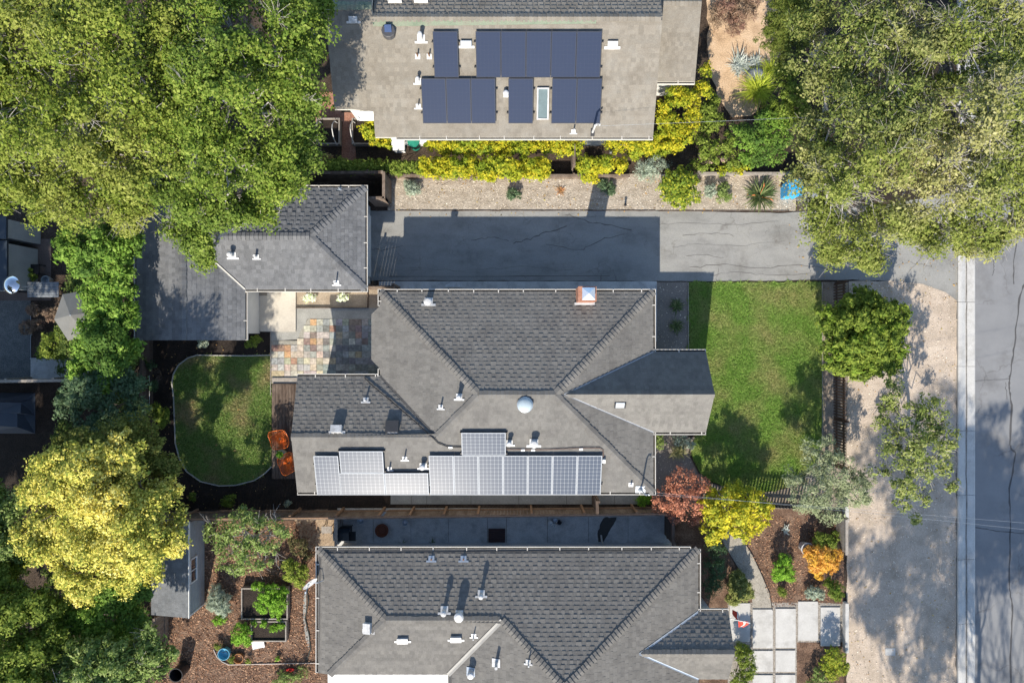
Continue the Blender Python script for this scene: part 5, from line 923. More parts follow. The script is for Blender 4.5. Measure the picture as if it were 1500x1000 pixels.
shrub('shrub', 'leafy dark shrub above the lime grass at the orange path', [L(1150, 110, 20, 1.6), L(1165, 140, 22, 1.7), L(1150, 165, 20, 1.4), L(1130, 160, 14, 1.0), L(1175, 175, 20, 1.5)], mid_m, **sh)
shrub('dry_shrub', 'brown dry twiggy shrub at the top beside the tan roof', [L(1065, 10, 22, 0.8), L(1090, 20, 18, 0.7), L(1075, 40, 16, 0.5), L(1050, 30, 14, 0.6), L(1100, -5, 20, .8), L(1080, -20, 24, .9)], dry_m, **{**sh, 'leaf': (0.14, 0.022), 'dens': 1.4})
bl = dict(leaf=(0.06, 0.03), clump=0.1, leaf_n=26, dens=1.2)
G = 'small shrubs dotted along the gravel bed'
shrub('small_shrub', 'round sage green shrub at the left end of the gravel bed', [L(603, 276, 12, 0.3), L(598, 270, 8, 0.35), L(609, 281, 8, 0.25)], sage_m, group=G, **bl)
shrub('small_shrub', 'green shrub with reddish top in the middle of the gravel bed', [L(751, 282, 9, 0.3), L(747, 288, 7, 0.22), L(757, 287, 7, 0.22)], blu_m, group=G, **bl)
shrub('small_shrub', 'dark blue-green shrub on the gravel beside the chimney shadow', [L(889, 274, 11, 0.3), L(895, 280, 8, 0.25), L(882, 270, 8, .3)], blu_m, group=G, **bl)
shrub('small_shrub', 'grey-green shrub on the gravel right of the rounded shrub', [L(1042, 278, 10, 0.3), L(1038, 285, 7, 0.2)], sage_m, group=G, **bl)
shrub('small_shrub', 'loose green shrub with faded flowers beside the strap-leaved plant', [L(1060, 278, 12, 0.35), L(1056, 290, 9, 0.25), L(1066, 288, 8, .25)], pale_m, group=G, **{**bl, 'dens': 0.8})
rosette('grass_tuft', 'small rusty red tuft on the middle of the gravel bed', P(821, 279), 60, 0.28, 0.02, leafmat('rusty_blade', [(0.22, 0.09, 0.035), (0.38, 0.19, 0.08), (0.3, 0.22, 0.10)]))
rosette('strap_plant', 'large dark strap-leaved plant with orange flower at the driveway edge', P(1111, 288), 130, 0.95, 0.085, blade_d, lift=(0.35, 1.35), flower=(3, plain('orange_flower', (0.65, 0.2, 0.06))))
rosette('grass_clump', 'big lime green grass clump fountain on the orange path', P(1107, 135), 420, 1.15, 0.03, blade_y, lift=(0.5, 1.4), droop=1.0, spread=0.12)
rosette('grass_clump', 'smaller lime green grass clump above the boulder', P(1127, 104), 160, 0.8, 0.028, blade_y, lift=(0.5, 1.4), droop=1.0)
rosette('silver_plant', 'silvery blue plant beside the grey boulder', P(1083, 97), 170, 0.6, 0.05, sil_m, lift=(0.2, 1.3), droop=0.9, spread=0.14)
rosette('silver_plant', 'smaller silvery plant behind the grey boulder', P(1106, 92), 80, 0.4, 0.04, sil_m, lift=(0.2, 1.3), droop=0.9, spread=0.1)
W_ = 'white-flowered plants under the garage eave'
for x, lb in ((454, 'left white-flowered plant under the garage eave near the concrete pad'), (503, 'right white-flowered plant under the garage eave near the house corner')):
    shrub('flowering_plant', lb, [L(x, 436, 7, 0.25), L(x - 5, 437, 5, 0.2), L(x + 5, 436, 5, 0.2)], white_fl, cat='plant', group=W_, leaf=(0.07, 0.035), clump=0.09, leaf_n=22, dens=1.1)
F_ = 'dark plants in the bed by the front wall'
rosette('fern', 'upper of two dark plants in the shaded bed by the front wall', P(990, 449), 70, 0.42, 0.06, blade_d, group=F_, lift=(0.2, 1.2)); rosette('fern', 'lower of two dark plants in the shaded bed by the front wall', P(990, 477), 80, 0.42, 0.06, blade_d, group=F_, lift=(0.2, 1.2))
shrub('small_shrub', 'pale green shrub tucked in the corner below the front gable', [L(966, 650, 9, 0.5), L(966, 640, 7, 0.5)], pale_m, **bl)
rosette('grass_clump', 'straw-striped grass clump below the front gable eave', P(993, 660), 150, 0.55, 0.03, blade_s, lift=(0.4, 1.4), droop=0.9)
shrub('small_shrub', 'greyish flowering shrub above the striped grass clump', [L(1003, 648, 10, 0.3), L(990, 645, 8, 0.3), L(1012, 652, 7, .3)], sage_m, **{**bl, 'dens': 0.7})
shrub('small_shrub', 'green shrub at the end of the narrow side yard', [L(940, 733, 9, 0.5), L(948, 731, 7, .5)], green_m, **bl)
K_ = 'ferns in the dark mulch around the back lawn'
shrub('fern', 'green fern by the left edge of the back lawn', [L(237, 608, 14, 0.5), L(228, 598, 9, 0.5), L(240, 620, 8, 0.4)], mid_m, group=K_, **bl)
shrub('fern', 'bushy fern under the corner of the garage wing', [L(371, 500, 9, 0.4), L(365, 505, 6, 0.35), L(378, 497, 6, .3)], mid_m, group=K_, **bl)
shrub('fern', 'pale leafy plant below the garage wing in the dark bed', [L(297, 502, 8, 0.3), L(303, 500, 5, .3)], sage_m, group=K_, **bl)
shrub('fern', 'small dark fern below the rounded end of the back lawn', [L(338, 733, 10, 0.3), L(330, 736, 7, 0.25)], mid_m, group=K_, **bl)
shrub('fern', 'tiny fern left of the rounded lawn end', [L(283, 727, 7, 0.25)], mid_m, group=K_, **bl)
shrub('fern', 'pale tiny fern beside the west wall corner', [L(422, 736, 6, 0.25)], sage_m, group=K_, **bl)
shrub('fern', 'thin plant at the wire trellis by the dark boundary', [L(226, 565, 9, 0.6), L(222, 535, 8, .6)], dk_m, group=K_, **bl)
N_ = 'shrubs of the lower front garden'
shrub('shrub', 'dark evergreen shrub against the wall of the bottom house', [L(1046, 830, 20, 1.0), L(1048, 800, 16, 0.9), L(1042, 860, 16, 0.9), L(1050, 848, 14, 0.9)], dk_m, group=N_, **{**sh, 'leaf': (0.10, 0.022)})
shrub('shrub', 'olive green wispy shrub left of the curved gravel path', [L(1082, 860, 18, 0.6), L(1075, 875, 12, 0.45), L(1092, 868, 12, 0.45), L(1080, 845, 12, .5)], leafmat('olive_shrub_leaf', [(0.07, 0.085, 0.02), (0.13, 0.15, 0.04), (0.21, 0.22, 0.08)]), group=N_, **{**bl, 'leaf': (0.09, 0.028), 'dens': 1.8})
shrub('shrub', 'bright green rounded shrub on the bark right of the gravel path', [L(1146, 832, 16, 0.6), L(1140, 842, 11, 0.45), L(1155, 842, 11, 0.45), L(1148, 820, 11, .6)], green_m, group=N_, **bl)
shrub('shrub', 'small dark shrub on the bark above the white pavers', [L(1145, 864, 7, 0.25), L(1148, 870, 5, 0.2)], mid_m, group=N_, **bl)
shrub('shrub', 'glowing orange shrub beside the low timber fence', [L(1200, 815, 20, 0.7), L(1215, 825, 16, 0.6), L(1195, 830, 12, 0.5), L(1185, 810, 10, 0.55), L(1225, 812, 10, .6), L(1200, 842, 7, .4)], orange_m, group=N_, **bl)
shrub('shrub', 'dark green shrub between the orange shrub and the olive tree', [L(1205, 790, 14, 0.6), L(1218, 795, 10, 0.6), L(1222, 785, 9, .5)], mid_m, group=N_, **bl)
shrub('shrub', 'dark green rounded shrub below the orange one at the verge', [L(1222, 862, 14, 0.7), L(1215, 853, 9, 0.6), L(1228, 872, 9, 0.5)], cit_m, group=N_, **bl)
shrub('shrub', 'grey-green low shrub above the fourth paver', [L(1192, 866, 11, 0.3), L(1200, 870, 9, 0.3), L(1184, 870, 7, .25)], sage_m, group=N_, **bl)
shrub('shrub', 'clipped green hedge block at the corner of the lower gable', [L(1090, 960, 16, 0.7), L(1095, 980, 15, 0.7), L(1084, 995, 16, 0.7), L(1085, 950, 12, 0.6)], mid_m, group=N_, **bl)
shrub('shrub', 'yellow-green shrub at the lower verge below the last paver', [L(1222, 960, 16, 0.7), L(1230, 975, 14, 0.6), L(1210, 970, 12, 0.5), L(1220, 985, 12, .5)], leafmat('lime_shrub_leaf', [(0.06, 0.10, 0.012), (0.15, 0.19, 0.02), (0.28, 0.27, 0.03)]), group=N_, **bl)
shrub('shrub', 'dusty green low shrub at the bottom edge left of the lime one', [L(1200, 985, 12, 0.35), L(1210, 998, 12, .35), L(1190, 1000, 12, .3)], pale_m, group=N_, **{**bl, 'dens': .8})
rosette('agave', 'small blue-grey agave on the bark under the olive tree', P(1150, 775), 34, 0.28, 0.05, sil_m, lift=(0.2, 1.2), droop=0.2)
V_ = 'plants of the mulch garden'
shrub('herb_bush', 'grey-green rosemary-like bush in the mulch beside the shed', [L(322, 880, 18, 0.5), L(318, 865, 12, 0.45), L(328, 892, 12, 0.4), L(312, 885, 10, .4)], sage_m, group=V_, **{**bl, 'leaf': (0.12, 0.015)})
shrub('herb_bush', 'small lime bush below the grey-green bush', [L(320, 908, 8, 0.25), L(327, 906, 6, .2)], green_m, group=V_, **bl)
shrub('leafy_crop', 'big bright leafy crop in the timber planter box', [L(395, 870, 18, 0.9), L(408, 882, 15, 0.8), L(385, 885, 13, 0.7), L(378, 858, 9, 0.7), L(415, 865, 9, .7), L(405, 895, 10, .6)], green_m, group=V_, **bl)
shrub('leafy_crop', 'feathery green bush between the planter box and the white board', [L(355, 925, 15, 0.5), L(348, 935, 10, 0.4), L(362, 938, 8, .35)], green_m, group=V_, **bl)
shrub('leafy_crop', 'mixed lettuces in the lower planter box', [L(387, 912, 6, 0.35), L(400, 920, 7, 0.3), L(412, 915, 6, 0.35), L(372, 912, 5, .3), L(408, 908, 4, .3)], green_m, group=V_, **bl)
shrub('shrub', 'yellow-green shrub at the corner of the bottom house by the dish', [L(432, 838, 16, 0.9), L(442, 850, 12, 0.8), L(425, 825, 12, .8), L(445, 835, 10, .8)], leafmat('lime_edge_leaf', [(0.07, 0.11, 0.015), (0.15, 0.2, 0.03), (0.26, 0.28, 0.05)]), group=V_, **bl)
shrub('shrub', 'dark reddish shrub right of the fruit tree', [L(438, 800, 15, 0.7), L(448, 812, 10, 0.6), L(430, 790, 9, .6)], leafmat('dull_leaf', [(0.05, 0.055, 0.02), (0.09, 0.09, 0.035), (0.12, 0.09, 0.05)]), group=V_, **{**bl, 'dens': .8})
shrub('herb_bush', 'yellowish seedling patch by the lower mulch edge', [L(420, 990, 14, 0.2), L(440, 985, 12, 0.2), L(410, 1000, 12, .2)], pale_m, group=V_, **{**bl, 'dens': .6})
shrub('herb_bush', 'little green seedling right of the white board', [L(407, 963, 4, 0.15)], green_m, group=V_, **bl)
shrub('herb_bush', 'green tuft beside the terracotta ring', [L(340, 966, 6, 0.15), L(365, 967, 5, .15), L(320, 945, 6, .2)], mid_m, group=V_, **bl)
shrub('shrub', 'brownish leafy plant at the left end of the low hedge', [L(478, 235, 11, 0.8), L(470, 242, 9, 0.8), L(486, 245, 8, .7)], leafmat('bronze_leaf', [(0.1, 0.11, 0.03), (0.22, 0.19, 0.07), (0.32, 0.2, 0.1)]), **bl)
shrub('shrub', 'green shrub in the dark yard beside the grey parasol', [L(80, 505, 22, 0.8), L(95, 485, 16, 0.9), L(65, 515, 12, 0.6), L(90, 520, 12, .6)], mid_m, **sh)
shrub('shrub', 'brownish shrub under the outdoor table in the dark yard', [L(75, 460, 12, 0.7), L(88, 452, 10, 0.6), L(50, 455, 11, 0.6)], dry_m, **bl)
shrub('shrub', 'olive shrub beside the chairs in the dark yard', [L(40, 398, 9, 0.5), L(48, 405, 7, .4)], mid_m, **bl)
shrub('shrub', 'low olive shrub by the gravel of the dark yard', [L(40, 480, 12, .5), L(55, 475, 10, .5)], dry_m, **bl)
for i, (x, lb) in enumerate(((590, 'left weed tuft at the foot of the bottom house wall'), (634, 'right spiky weed tuft at the foot of the bottom house wall'))): rosette('weed', lb, P(x, 795), 26, 0.3, 0.02, blade_d, group='weeds at the wall foot')
# ------------------------------------------------------------------ fences
def fence(name, label, a, b, h, bw, gap, mat, posts=None, cap=True, post_side=1, group=None, piece='board', rails=(0.35, 1.45), th=0.02, pmat=None):
    """fence of separate upright boards between two ground points, with rails and posts"""
    a, b = np.array(a[:2], float), np.array(b[:2], float); d = b - a; ln = np.linalg.norm(d); d = d / ln; s = np.array([-d[1], d[0]]) * post_side; rz = math.atan2(d[1], d[0])
    t = thing(name, (*((a + b) / 2), 0), label, 'fence', group); m = MB().box((0, 0, 0.5), (bw, th, 1.0)); me = bpy.data.meshes.new(piece); me.from_pydata(m.v, [], m.f); me.materials.append(mat)
    n = int(ln / (bw + gap)); o0 = ORG[t]
    for i in range(n):
        q = a + d * ((i + .5) * (bw + gap)); o = link(piece, me, t, loc=(q[0] - o0[0], q[1] - o0[1], 0.02)); o.rotation_euler = (0, 0, rz + rng.normal() * 0.01); o.scale = (1, 1, h * rng.uniform(0.985, 1.012))
    for z in rails:
        c = (a + b) / 2 + s * 0.035; new('rail', MB().box((c[0], c[1], z), (ln, 0.045, 0.09), rz), pmat or mat, t)
    for q in (posts if posts is not None else np.arange(0, ln + 0.1, 2.0)):
        c = a + d * q + s * 0.09; new('post', MB().box((c[0], c[1], h / 2 + .03), (0.09, 0.09, h + .06), rz), pmat or mat, t)
    if cap: c = (a + b) / 2 + s * 0.02; new('cap_rail', MB().box((c[0], c[1], h + 0.04), (ln, 0.12, 0.035), rz), mat, t)
    return t
fy = lambda y, z=1.6: P(0, y, z)[1]
X = lambda x, z=0.0: P(x, 0, z)[0]
zt = 1.4
f0, f1 = (X(120, zt), fy(762, zt)), (X(560, zt), fy(758, zt)); f2 = (X(992, zt), fy(753, zt))
fence('board_fence', 'left stretch of brown board fence below the dark bed of the back garden', f0, f1, zt, 0.135, 0.008, wood_f, posts=[X(q, zt) - f0[0] for q in (268, 350, 425, 492, 555)], pmat=wood_o)
fence('board_fence', 'brown board fence along the narrow slab alley south of the middle house', f1, f2, zt, 0.135, 0.008, wood_f, posts=[X(q, zt) - f1[0] for q in (600, 650, 700, 779, 856, 933)], pmat=wood_o)
fence('side_gate', 'dark timber gate closing the bottom house side yard at its right end', (X(985, 1.5), fy(756, 1.5)), (X(985, 1.5), fy(800, 1.5)), 1.5, 0.12, 0.01, wood_d, posts=[0.05, 1.15])
fence('side_gate', 'short pale fence closing the bottom house side yard at its left end', (X(492, 1.2), fy(757, 1.2)), (X(492, 1.2), fy(797, 1.2)), 1.2, 0.12, 0.01, wood_g, posts=[0.05, 1.1])
fence('side_gate', 'taller dark gate post panel across the narrow slab alley', (X(874, 1.7), fy(733, 1.7)), (X(874, 1.7), fy(752, 1.7)), 1.7, 0.12, 0.01, wood_d, posts=[0.05])
fence('picket_fence', 'dark brown picket fence between the front lawn bed and the dirt verge', (X(1238, 1.05), P(0, 412, 1.05)[1]), (X(1238, 1.05), P(0, 690, 1.05)[1]), 1.05, 0.065, 0.062, plain('dark_brown_stain', (0.075, 0.042, 0.028)), cap=False, piece='picket', rails=(0.2, 0.85), th=0.035, post_side=1)
fence('picket_fence', 'black picket fence below the front lawn casting barred shade', (X(1035, 1.0), fy(738, 1.0)), (X(1232, 1.0), fy(748, 1.0)), 1.0, 0.08, 0.055, metal_b, cap=False, piece='picket', rails=(0.2, 0.85), th=0.03)
fence('board_fence', 'short weathered timber fence at the verge beside the orange shrub', (X(1239, 0.9), fy(760, .9)), (X(1239, .9), fy(812, .9)), 0.9, 0.14, 0.006, wood_g, post_side=1, rails=(0.3,))
fence('low_fence', 'low brown timber retaining edge behind the gravel bed', (X(575), P(0, 262)[1]), (X(920), P(0, 262)[1]), 0.45, 0.14, 0.004, wood_f, rails=(0.2,))
fence('low_fence', 'low timber edge at the right end of the gravel bed', (X(1020), P(0, 258)[1]), (X(1165), P(0, 258)[1]), 0.35, 0.14, 0.004, wood_g, rails=(0.2,))
fence('board_fence', 'brown board fence corner between the gravel bed and the garage', (X(563, 1.7), fy(252, 1.7)), (X(563, 1.7), fy(291, 1.7)), 1.7, 0.135, 0.006, wood_f, post_side=-1)
fence('side_gate', 'brown board gate from the garage corner to the gravel bed fence', (X(538, 1.7), fy(291, 1.7)), (X(563, 1.7), fy(291, 1.7)), 1.7, 0.135, 0.006, wood_f)
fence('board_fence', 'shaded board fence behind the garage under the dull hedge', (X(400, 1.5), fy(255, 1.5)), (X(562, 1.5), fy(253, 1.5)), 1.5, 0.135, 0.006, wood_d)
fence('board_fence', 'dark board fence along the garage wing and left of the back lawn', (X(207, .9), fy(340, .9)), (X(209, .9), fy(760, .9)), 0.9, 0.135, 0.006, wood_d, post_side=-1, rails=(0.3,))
fence('board_fence', 'pale-topped fence across the dark yard at the left edge', (X(-60, 1.5), fy(560, 1.5)), (X(130, 1.5), fy(557, 1.5)), 1.5, 0.135, 0.006, wood_g)
fence('board_fence', 'short brown post fence crossing the gap in the hedge above the gravel', (X(840, 1.2), fy(214, 1.2)), (X(840, 1.2), fy(246, 1.2)), 1.2, 0.13, 0.006, wood_f)
fence('board_fence', 'thin rusty fence right of the bottom left trees', (X(226, 1.2), fy(905, 1.2)), (X(226, 1.2), fy(960, 1.2)), 1.2, 0.13, 0.006, wood_f)
fence('side_gate', 'brown dog-eared board gate between the garage corner and the middle house', (-6.4, 2.3), (-4.95, 2.3), 1.68, 0.13, 0.009, wood_f, posts=[0.3, 1.4], cap=False)
def solo(name, label, cat, mb, mat, **kw): return new(name, mb, mat, None, label=label, cat=cat, **kw)
for y0, y1, lb in ((740, 762, 'white gate post block at the verge below the olive tree'), (880, 952, 'pale concrete kerb wall along the verge beside the last paver')):
    a, b = P(1234, y1), P(1239, y0); solo('low_wall', lb, 'wall', MB().prism([(a[0], a[1]), (b[0], a[1]), (b[0], b[1]), (a[0], b[1])], 0, 0.28), conc)
# wire trellis by the dark boundary
solo('trellis_wire', 'thin pale wire trellis by the fence left of the back lawn', 'trellis', MB().tube([P(219, 550, 0.6), P(219, 598, 0.6)], 0.012, 6).tube([P(219, 550), P(219, 550, 0.9)], 0.015, 6).tube([P(219, 598), P(219, 598, 0.9)], 0.015, 6), metal_w)
# ------------------------------------------------------------------ garden furniture and small things
o_wire = plain('orange_wire', (0.85, 0.19, 0.03), rough=0.4)
def wire_chair(label, c, rz):
    """bucket chair woven from orange wire on three legs"""
    t = thing('wire_chair', (c[0], c[1], 0.16), label, 'chair', 'orange wire chairs on the deck'); cs, sn = math.cos(rz), math.sin(rz)
    def T(x, y, z): return np.array([c[0] + x * cs - y * sn, c[1] + x * sn + y * cs, 0.16 + z])
    def shell(s, a):                                        # s from seat centre to rim, a around
        r = 0.40 * s / (abs(math.cos(a)) ** 4 + abs(math.sin(a)) ** 4) ** 0.25; back = max(0, math.cos(a)); return T(-0.05 + r * math.cos(a) * (1.05), r * math.sin(a), 0.36 + 0.42 * s * s * (0.25 + 0.75 * back))
    m = MB()
    for k in range(40): a = 2 * math.pi * k / 40; m.tube([shell(s, a) for s in (0.12, 0.4, 0.7, 1.0)], 0.011, 4, cap=False)
    new('seat', m, o_wire, t); r = MB()
    r.tube([shell(1.0, 2 * math.pi * k / 28) for k in range(29)], 0.016, 6); r.tube([shell(0.12, 2 * math.pi * k / 12) for k in range(13)], 0.012, 6); new('rim', r, o_wire, t)
    for a in (0.5, 2.6, 3.7, 5.8): new('leg', MB().tube([shell(0.45, a), T(0.33 * math.cos(a), 0.33 * math.sin(a), 0)], 0.013, 6), o_wire, t)
wire_chair('orange wire bucket chair on the deck above the potted plant', P(410, 641, 0.5), math.radians(100)); wire_chair('orange wire bucket chair half under the west eave', P(424, 679, 0.5), math.radians(-60))
pot_c = P(416, 663, 0.16); pt = thing('planter', pot_c, 'round cream pot with a green plant between the orange chairs', 'planter')
new('pot', MB().lathe(pot_c, [(0.13, 0), (0.19, 0.25), (0.21, 0.42), (0.18, 0.42), (0.17, 0.36)], 20), plain('cream_ceramic', (0.55, 0.52, 0.36)), pt)
C_, N2, _ = crown_points([(pot_c + UP * 0.52, 0.15, 0.12)], 0.07, 20, 1.2); Vv, Ff = leaf_quads(C_ - pot_c, N2, 0.08, 0.05); link('foliage', mesh_np('foliage', Vv, Ff, green_m), pt)
solo('blue_tub', 'round blue water tub at the bottom of the mulch garden', 'tub', MB().lathe(P(332, 953), [(0.20, 0), (0.25, 0.32), (0.26, 0.33), (0.24, 0.33), (0.23, 0.12), (0.01, 0.12)], 28), plain('sky_blue_plastic', (0.13, 0.40, 0.55), rough=0.35))
solo('terracotta_ring', 'open terracotta ring pot beside the blue tub', 'pot', MB().lathe(P(351, 962), [(0.20, 0), (0.22, 0.16), (0.20, 0.16), (0.185, 0.02), (0.185, 0.01)], 28), plain('terracotta', (0.45, 0.20, 0.07)))
solo('white_board', 'white wooden stool lying in the mulch below the planter boxes', 'stool', MB().box(P(379, 943, 0.2), (0.48, 0.34, 0.03), 0.22).box(P(371, 944, 0.12), (0.05, 0.36, 0.16), 0.22).box(P(386, 942, 0.1), (0.05, 0.32, 0.14), 0.22), white_p)
solo('garden_bin', 'round black bin beside the bottom left tree', 'bin', MB().lathe(P(270, 976), [(0.26, 0), (0.28, 0.75), (0.30, 0.78), (0.27, 0.78), (0.24, 0.1), (0.01, 0.1)], 24), metal_b)
rt = MB(); c = P(426, 979)
for dx, dy, w, h, a in ((-0.1, 0, .16, .07, .3), (0.06, 0.0, .2, .09, -.2), (0.0, -.05, .1, .12, .6)): rt.box((c[0] + dx, c[1] + dy, 0.06), (w, h, 0.08), a)
solo('red_toy', 'small red toy on the mulch near the bottom house wall', 'toy', rt, plain('red_plastic', (0.6, 0.03, 0.03), rough=0.3))
solo('mulch_edging', 'thin white curved garden edging around the lower mulch bed', 'edging', MB().tube([P(313, 951, .04), P(318, 962, .04), P(326, 969, .04), P(335, 973, .04), P(380, 972, .04), P(463, 970.5, .04)], 0.022, 6), plain('pale_rose_edging', (0.55, 0.46, 0.40)))
solo('garden_hose', 'dark hose lying along the west wall of the bottom house', 'hose', MB().tube([P(449, 858, .03), P(452, 880, .03), P(447, 905, .03), P(453, 930, .03), P(455, 950, .03), P(448, 969, .03)], 0.03, 8), plain('dark_hose', (0.03, 0.035, 0.03)))
sheet('stone_edge', px([(445, 870), (449, 870), (448, 905), (455, 935), (452, 950), (448, 935), (444, 905)]), 0.014, conc_g)
def planter(label, x0, y0, x1, y1, h=0.32):
    t = thing('planter_box', P((x0 + x1) / 2, (y0 + y1) / 2), label, 'planter box', 'timber planter boxes'); a, b = P(x0, y1), P(x1, y0); w = 0.05
    for c, d in ((((a[0] + b[0]) / 2, a[1]), (b[0] - a[0] + w, w)), (((a[0] + b[0]) / 2, b[1]), (b[0] - a[0] + w, w)), ((a[0], (a[1] + b[1]) / 2), (w, b[1] - a[1] - w)), ((b[0], (a[1] + b[1]) / 2), (w, b[1] - a[1] - w))):
        for k in range(2): new('side_board', MB().box((c[0], c[1], h * (.25 + .5 * k)), (d[0], d[1], h * .49)), wood_g, t)
    new('soil', MB().box(((a[0] + b[0]) / 2, (a[1] + b[1]) / 2, h * .4), (b[0] - a[0] - w, b[1] - a[1] - w, h * .7)), mulch_d, t)
planter('upper timber planter box with the big leafy crop', 358, 858, 424, 902); planter('lower timber planter box with small lettuces', 372, 906, 422, 934)
planter('left dark hooped planter box beside the brick path', 468, 178, 500, 214, 0.4); planter('right dark hooped planter box under the climber', 519, 178, 552, 214, 0.4)
for bx, lb in ((471, 'left white hoop over the left planter box'), (494, 'right white hoop over the left planter box'), (520, 'white hoop over the right planter box')):
    solo('plant_hoop', lb, 'hoop', MB().tube([P(bx, 213, 0.3)] + [np.array([P(bx, 0)[0], P(0, 180 + 33 * t)[1], 0.35 + 0.55 * math.sin(math.pi * t)]) for t in (0.9, 0.75, 0.55, 0.35, 0.2, 0.08)] + [P(bx, 180, 0.3)], 0.02, 6), metal_w, group='hoops over the planter boxes')
solo('white_cabinet', 'white utility box against the wall of the tan house', 'utility box', MB().box(P(584, 211, 0.5), (0.45, 0.5, 1.0)).box(P(584, 211, 1.01), (0.5, 0.55, 0.03)), white_p)
solo('bench_box', 'long white bench box right of the white utility box', 'bench', MB().box(P(610, 206, 0.3), (0.95, 0.3, 0.6)).box(P(610, 206, 0.62), (1.0, 0.36, 0.03)), white_p)
solo('green_bin', 'round green bin beside the white utility box', 'bin', MB().lathe(P(609, 214, 0), [(0.22, 0), (0.25, 0.7), (0.27, 0.72), (0.26, 0.76), (0.1, 0.80), (0.09, 0.83), (0.01, 0.84)], 24), plain('teal_green_plastic', (0.02, 0.20, 0.14), rough=0.35))
solo('utility_unit', 'pale grey utility unit in the hedge gap below the tan house', 'utility unit', MB().box(P(872, 207, 0.4), (1.2, 0.28, 0.5)).box(P(899, 217, 0.35), (0.3, 0.32, 0.6)).box(P(872, 207, .67), (1.25, .32, .03)), metal_g)
bd = MB().lathe(P(1105, 113, 0), [(0.34, -0.05), (0.38, 0.12), (0.30, 0.32), (0.14, 0.42), (0.01, 0.43)], 14, sx=1.1, sy=.95); solo('boulder', 'grey boulder between the lime grass clumps on the orange path', 'boulder', bd, surf('granite', [(0.24, 0.25, 0.27), (0.38, 0.39, 0.42)], scale=4), smooth=True)
for i, (x, y, r, lb) in enumerate(((1028, 228, .16, 'pink rock at the left in the shrub bed'), (1040, 236, .15, 'pink rock in the middle of the shrub bed'), (1048, 216, .14, 'upper pink rock in the shrub bed'), (1060, 234, .13, 'right pink rock in the shrub bed'))):
    solo('rock', lb, 'rock', MB().lathe(P(x, y), [(r, 0), (r * 1.1, r * .5), (r * .7, r), (0.01, r * 1.15)], 9, sx=1.2), surf('pink_rock', [(0.36, 0.24, 0.2), (0.48, 0.35, 0.3)], scale=6) if i == 0 else MATS['pink_rock'], group='pink rocks in the shrub bed')
# blue bin under the oak
bb = P(1152, 282, 0); bt = thing('recycling_bin', bb, 'bright blue recycling bin under the driveway oak', 'bin'); bm = plain('bright_blue_plastic', (0.02, 0.36, 0.72), rough=0.4)
new('body', MB().box(bb + UP * 0.5, (0.55, 0.6, 0.95)), bm, bt); new('lid', MB().box(bb + UP * 1.0, (0.62, 0.68, 0.06)), bm, bt); new('wheel', MB().tube([bb + np.array([-.28, .3, .1]), bb + np.array([.28, .3, .1])], 0.1, 12), metal_b, bt)
gb = P(1174, 285, 0); bt = thing('recycling_bin', gb, 'grey bin right of the blue recycling bin', 'bin'); new('body', MB().box(gb + UP * 0.5, (0.5, 0.55, 0.95)), metal_g, bt); new('lid', MB().box(gb + UP * 1.0, (0.58, 0.62, 0.06)), metal_g, bt)
solo('drain_stub', 'small black standpipe on the gravel bed', 'standpipe', MB().tube([P(916, 300, 0), P(916, 300, 0.25)], 0.045, 10).lathe(P(916, 300, 0.25), [(0.06, 0), (0.06, 0.03), (0.01, 0.04)], 10), metal_b)
solo('window_well_cover', 'white curved lid against the wall beside the driveway', 'window well cover', MB().prism([(P(667, 0)[0] + .45 * math.cos(t) * (1 if True else 1), P(0, 421)[1] + .2 * math.sin(t)) for t in np.linspace(0, math.pi, 14)], 0.25, 0.3), metal_w)
# bottom house side yard
g = P(508, 775); gr = thing('barbecue', g, 'covered black barbecue in the shaded side yard below the fence', 'barbecue'); new('body', MB().box(g + UP * 0.55, (0.62, 0.5, 0.5)), metal_b, gr)
new('hood', MB().add([g + np.array(v) for v in [(-.34, -.28, .82), (.34, -.28, .82), (.34, .28, .82), (-.34, .28, .82), (-.34, -.2, 1.05), (.34, -.2, 1.05), (.34, .14, 1.1), (-.34, .14, 1.1)]], [(0, 1, 5, 4), (1, 2, 6, 5), (2, 3, 7, 6), (3, 0, 4, 7), (4, 5, 6, 7)]), plain('glossy_black', (0.03, 0.04, 0.05), rough=0.25), gr); new('side_shelf', MB().box(g + np.array([.45, -.08, .78]), (0.26, 0.4, 0.03)), metal_b, gr)
for sx in (-.26, .26):
    for sy in (-.2, .2): new('leg', MB().box(g + np.array([sx, sy, .15]), (.04, .04, .3)), metal_b, gr)
tb = P(483, 771); tt = thing('side_table', tb, 'small grey slatted table behind the barbecue', 'table'); new('top', MB().box(tb + UP * .5, (.45, .3, .03)), wood_g, tt)
for sx in (-.18, .18):
    for sy in (-.2, .12): new('leg', MB().box(tb + np.array([sx, sy, .25]), (.03, .03, .5)), wood_g, tt)
solo('fire_pit', 'rusty brown round fire pit in the shaded side yard', 'fire pit', MB().lathe(P(561, 774), [(0.14, 0), (0.28, 0.2), (0.30, 0.32), (0.26, 0.32), (0.18, 0.15), (0.01, 0.14)], 18), plain('rust', (0.16, 0.055, 0.03), rough=0.8))
for i, (x, y, r, lb) in enumerate(((529, 761, .15, 'white bowl beside the barbecue under the fence'), (594, 764, .14, 'white bowl right of the fire pit under the fence'))): solo('bowl', lb, 'bowl', MB().lathe(P(x, y), [(r * .5, 0), (r, .16), (r * .9, .16), (r * .5, .05), (.01, .05)], 18), metal_g)
a, b = P(715.5, 793), P(740, 773); h_ = thing('cellar_hatch', (a + b) / 2, 'dark brown timber hatch in the side yard slabs', 'hatch')
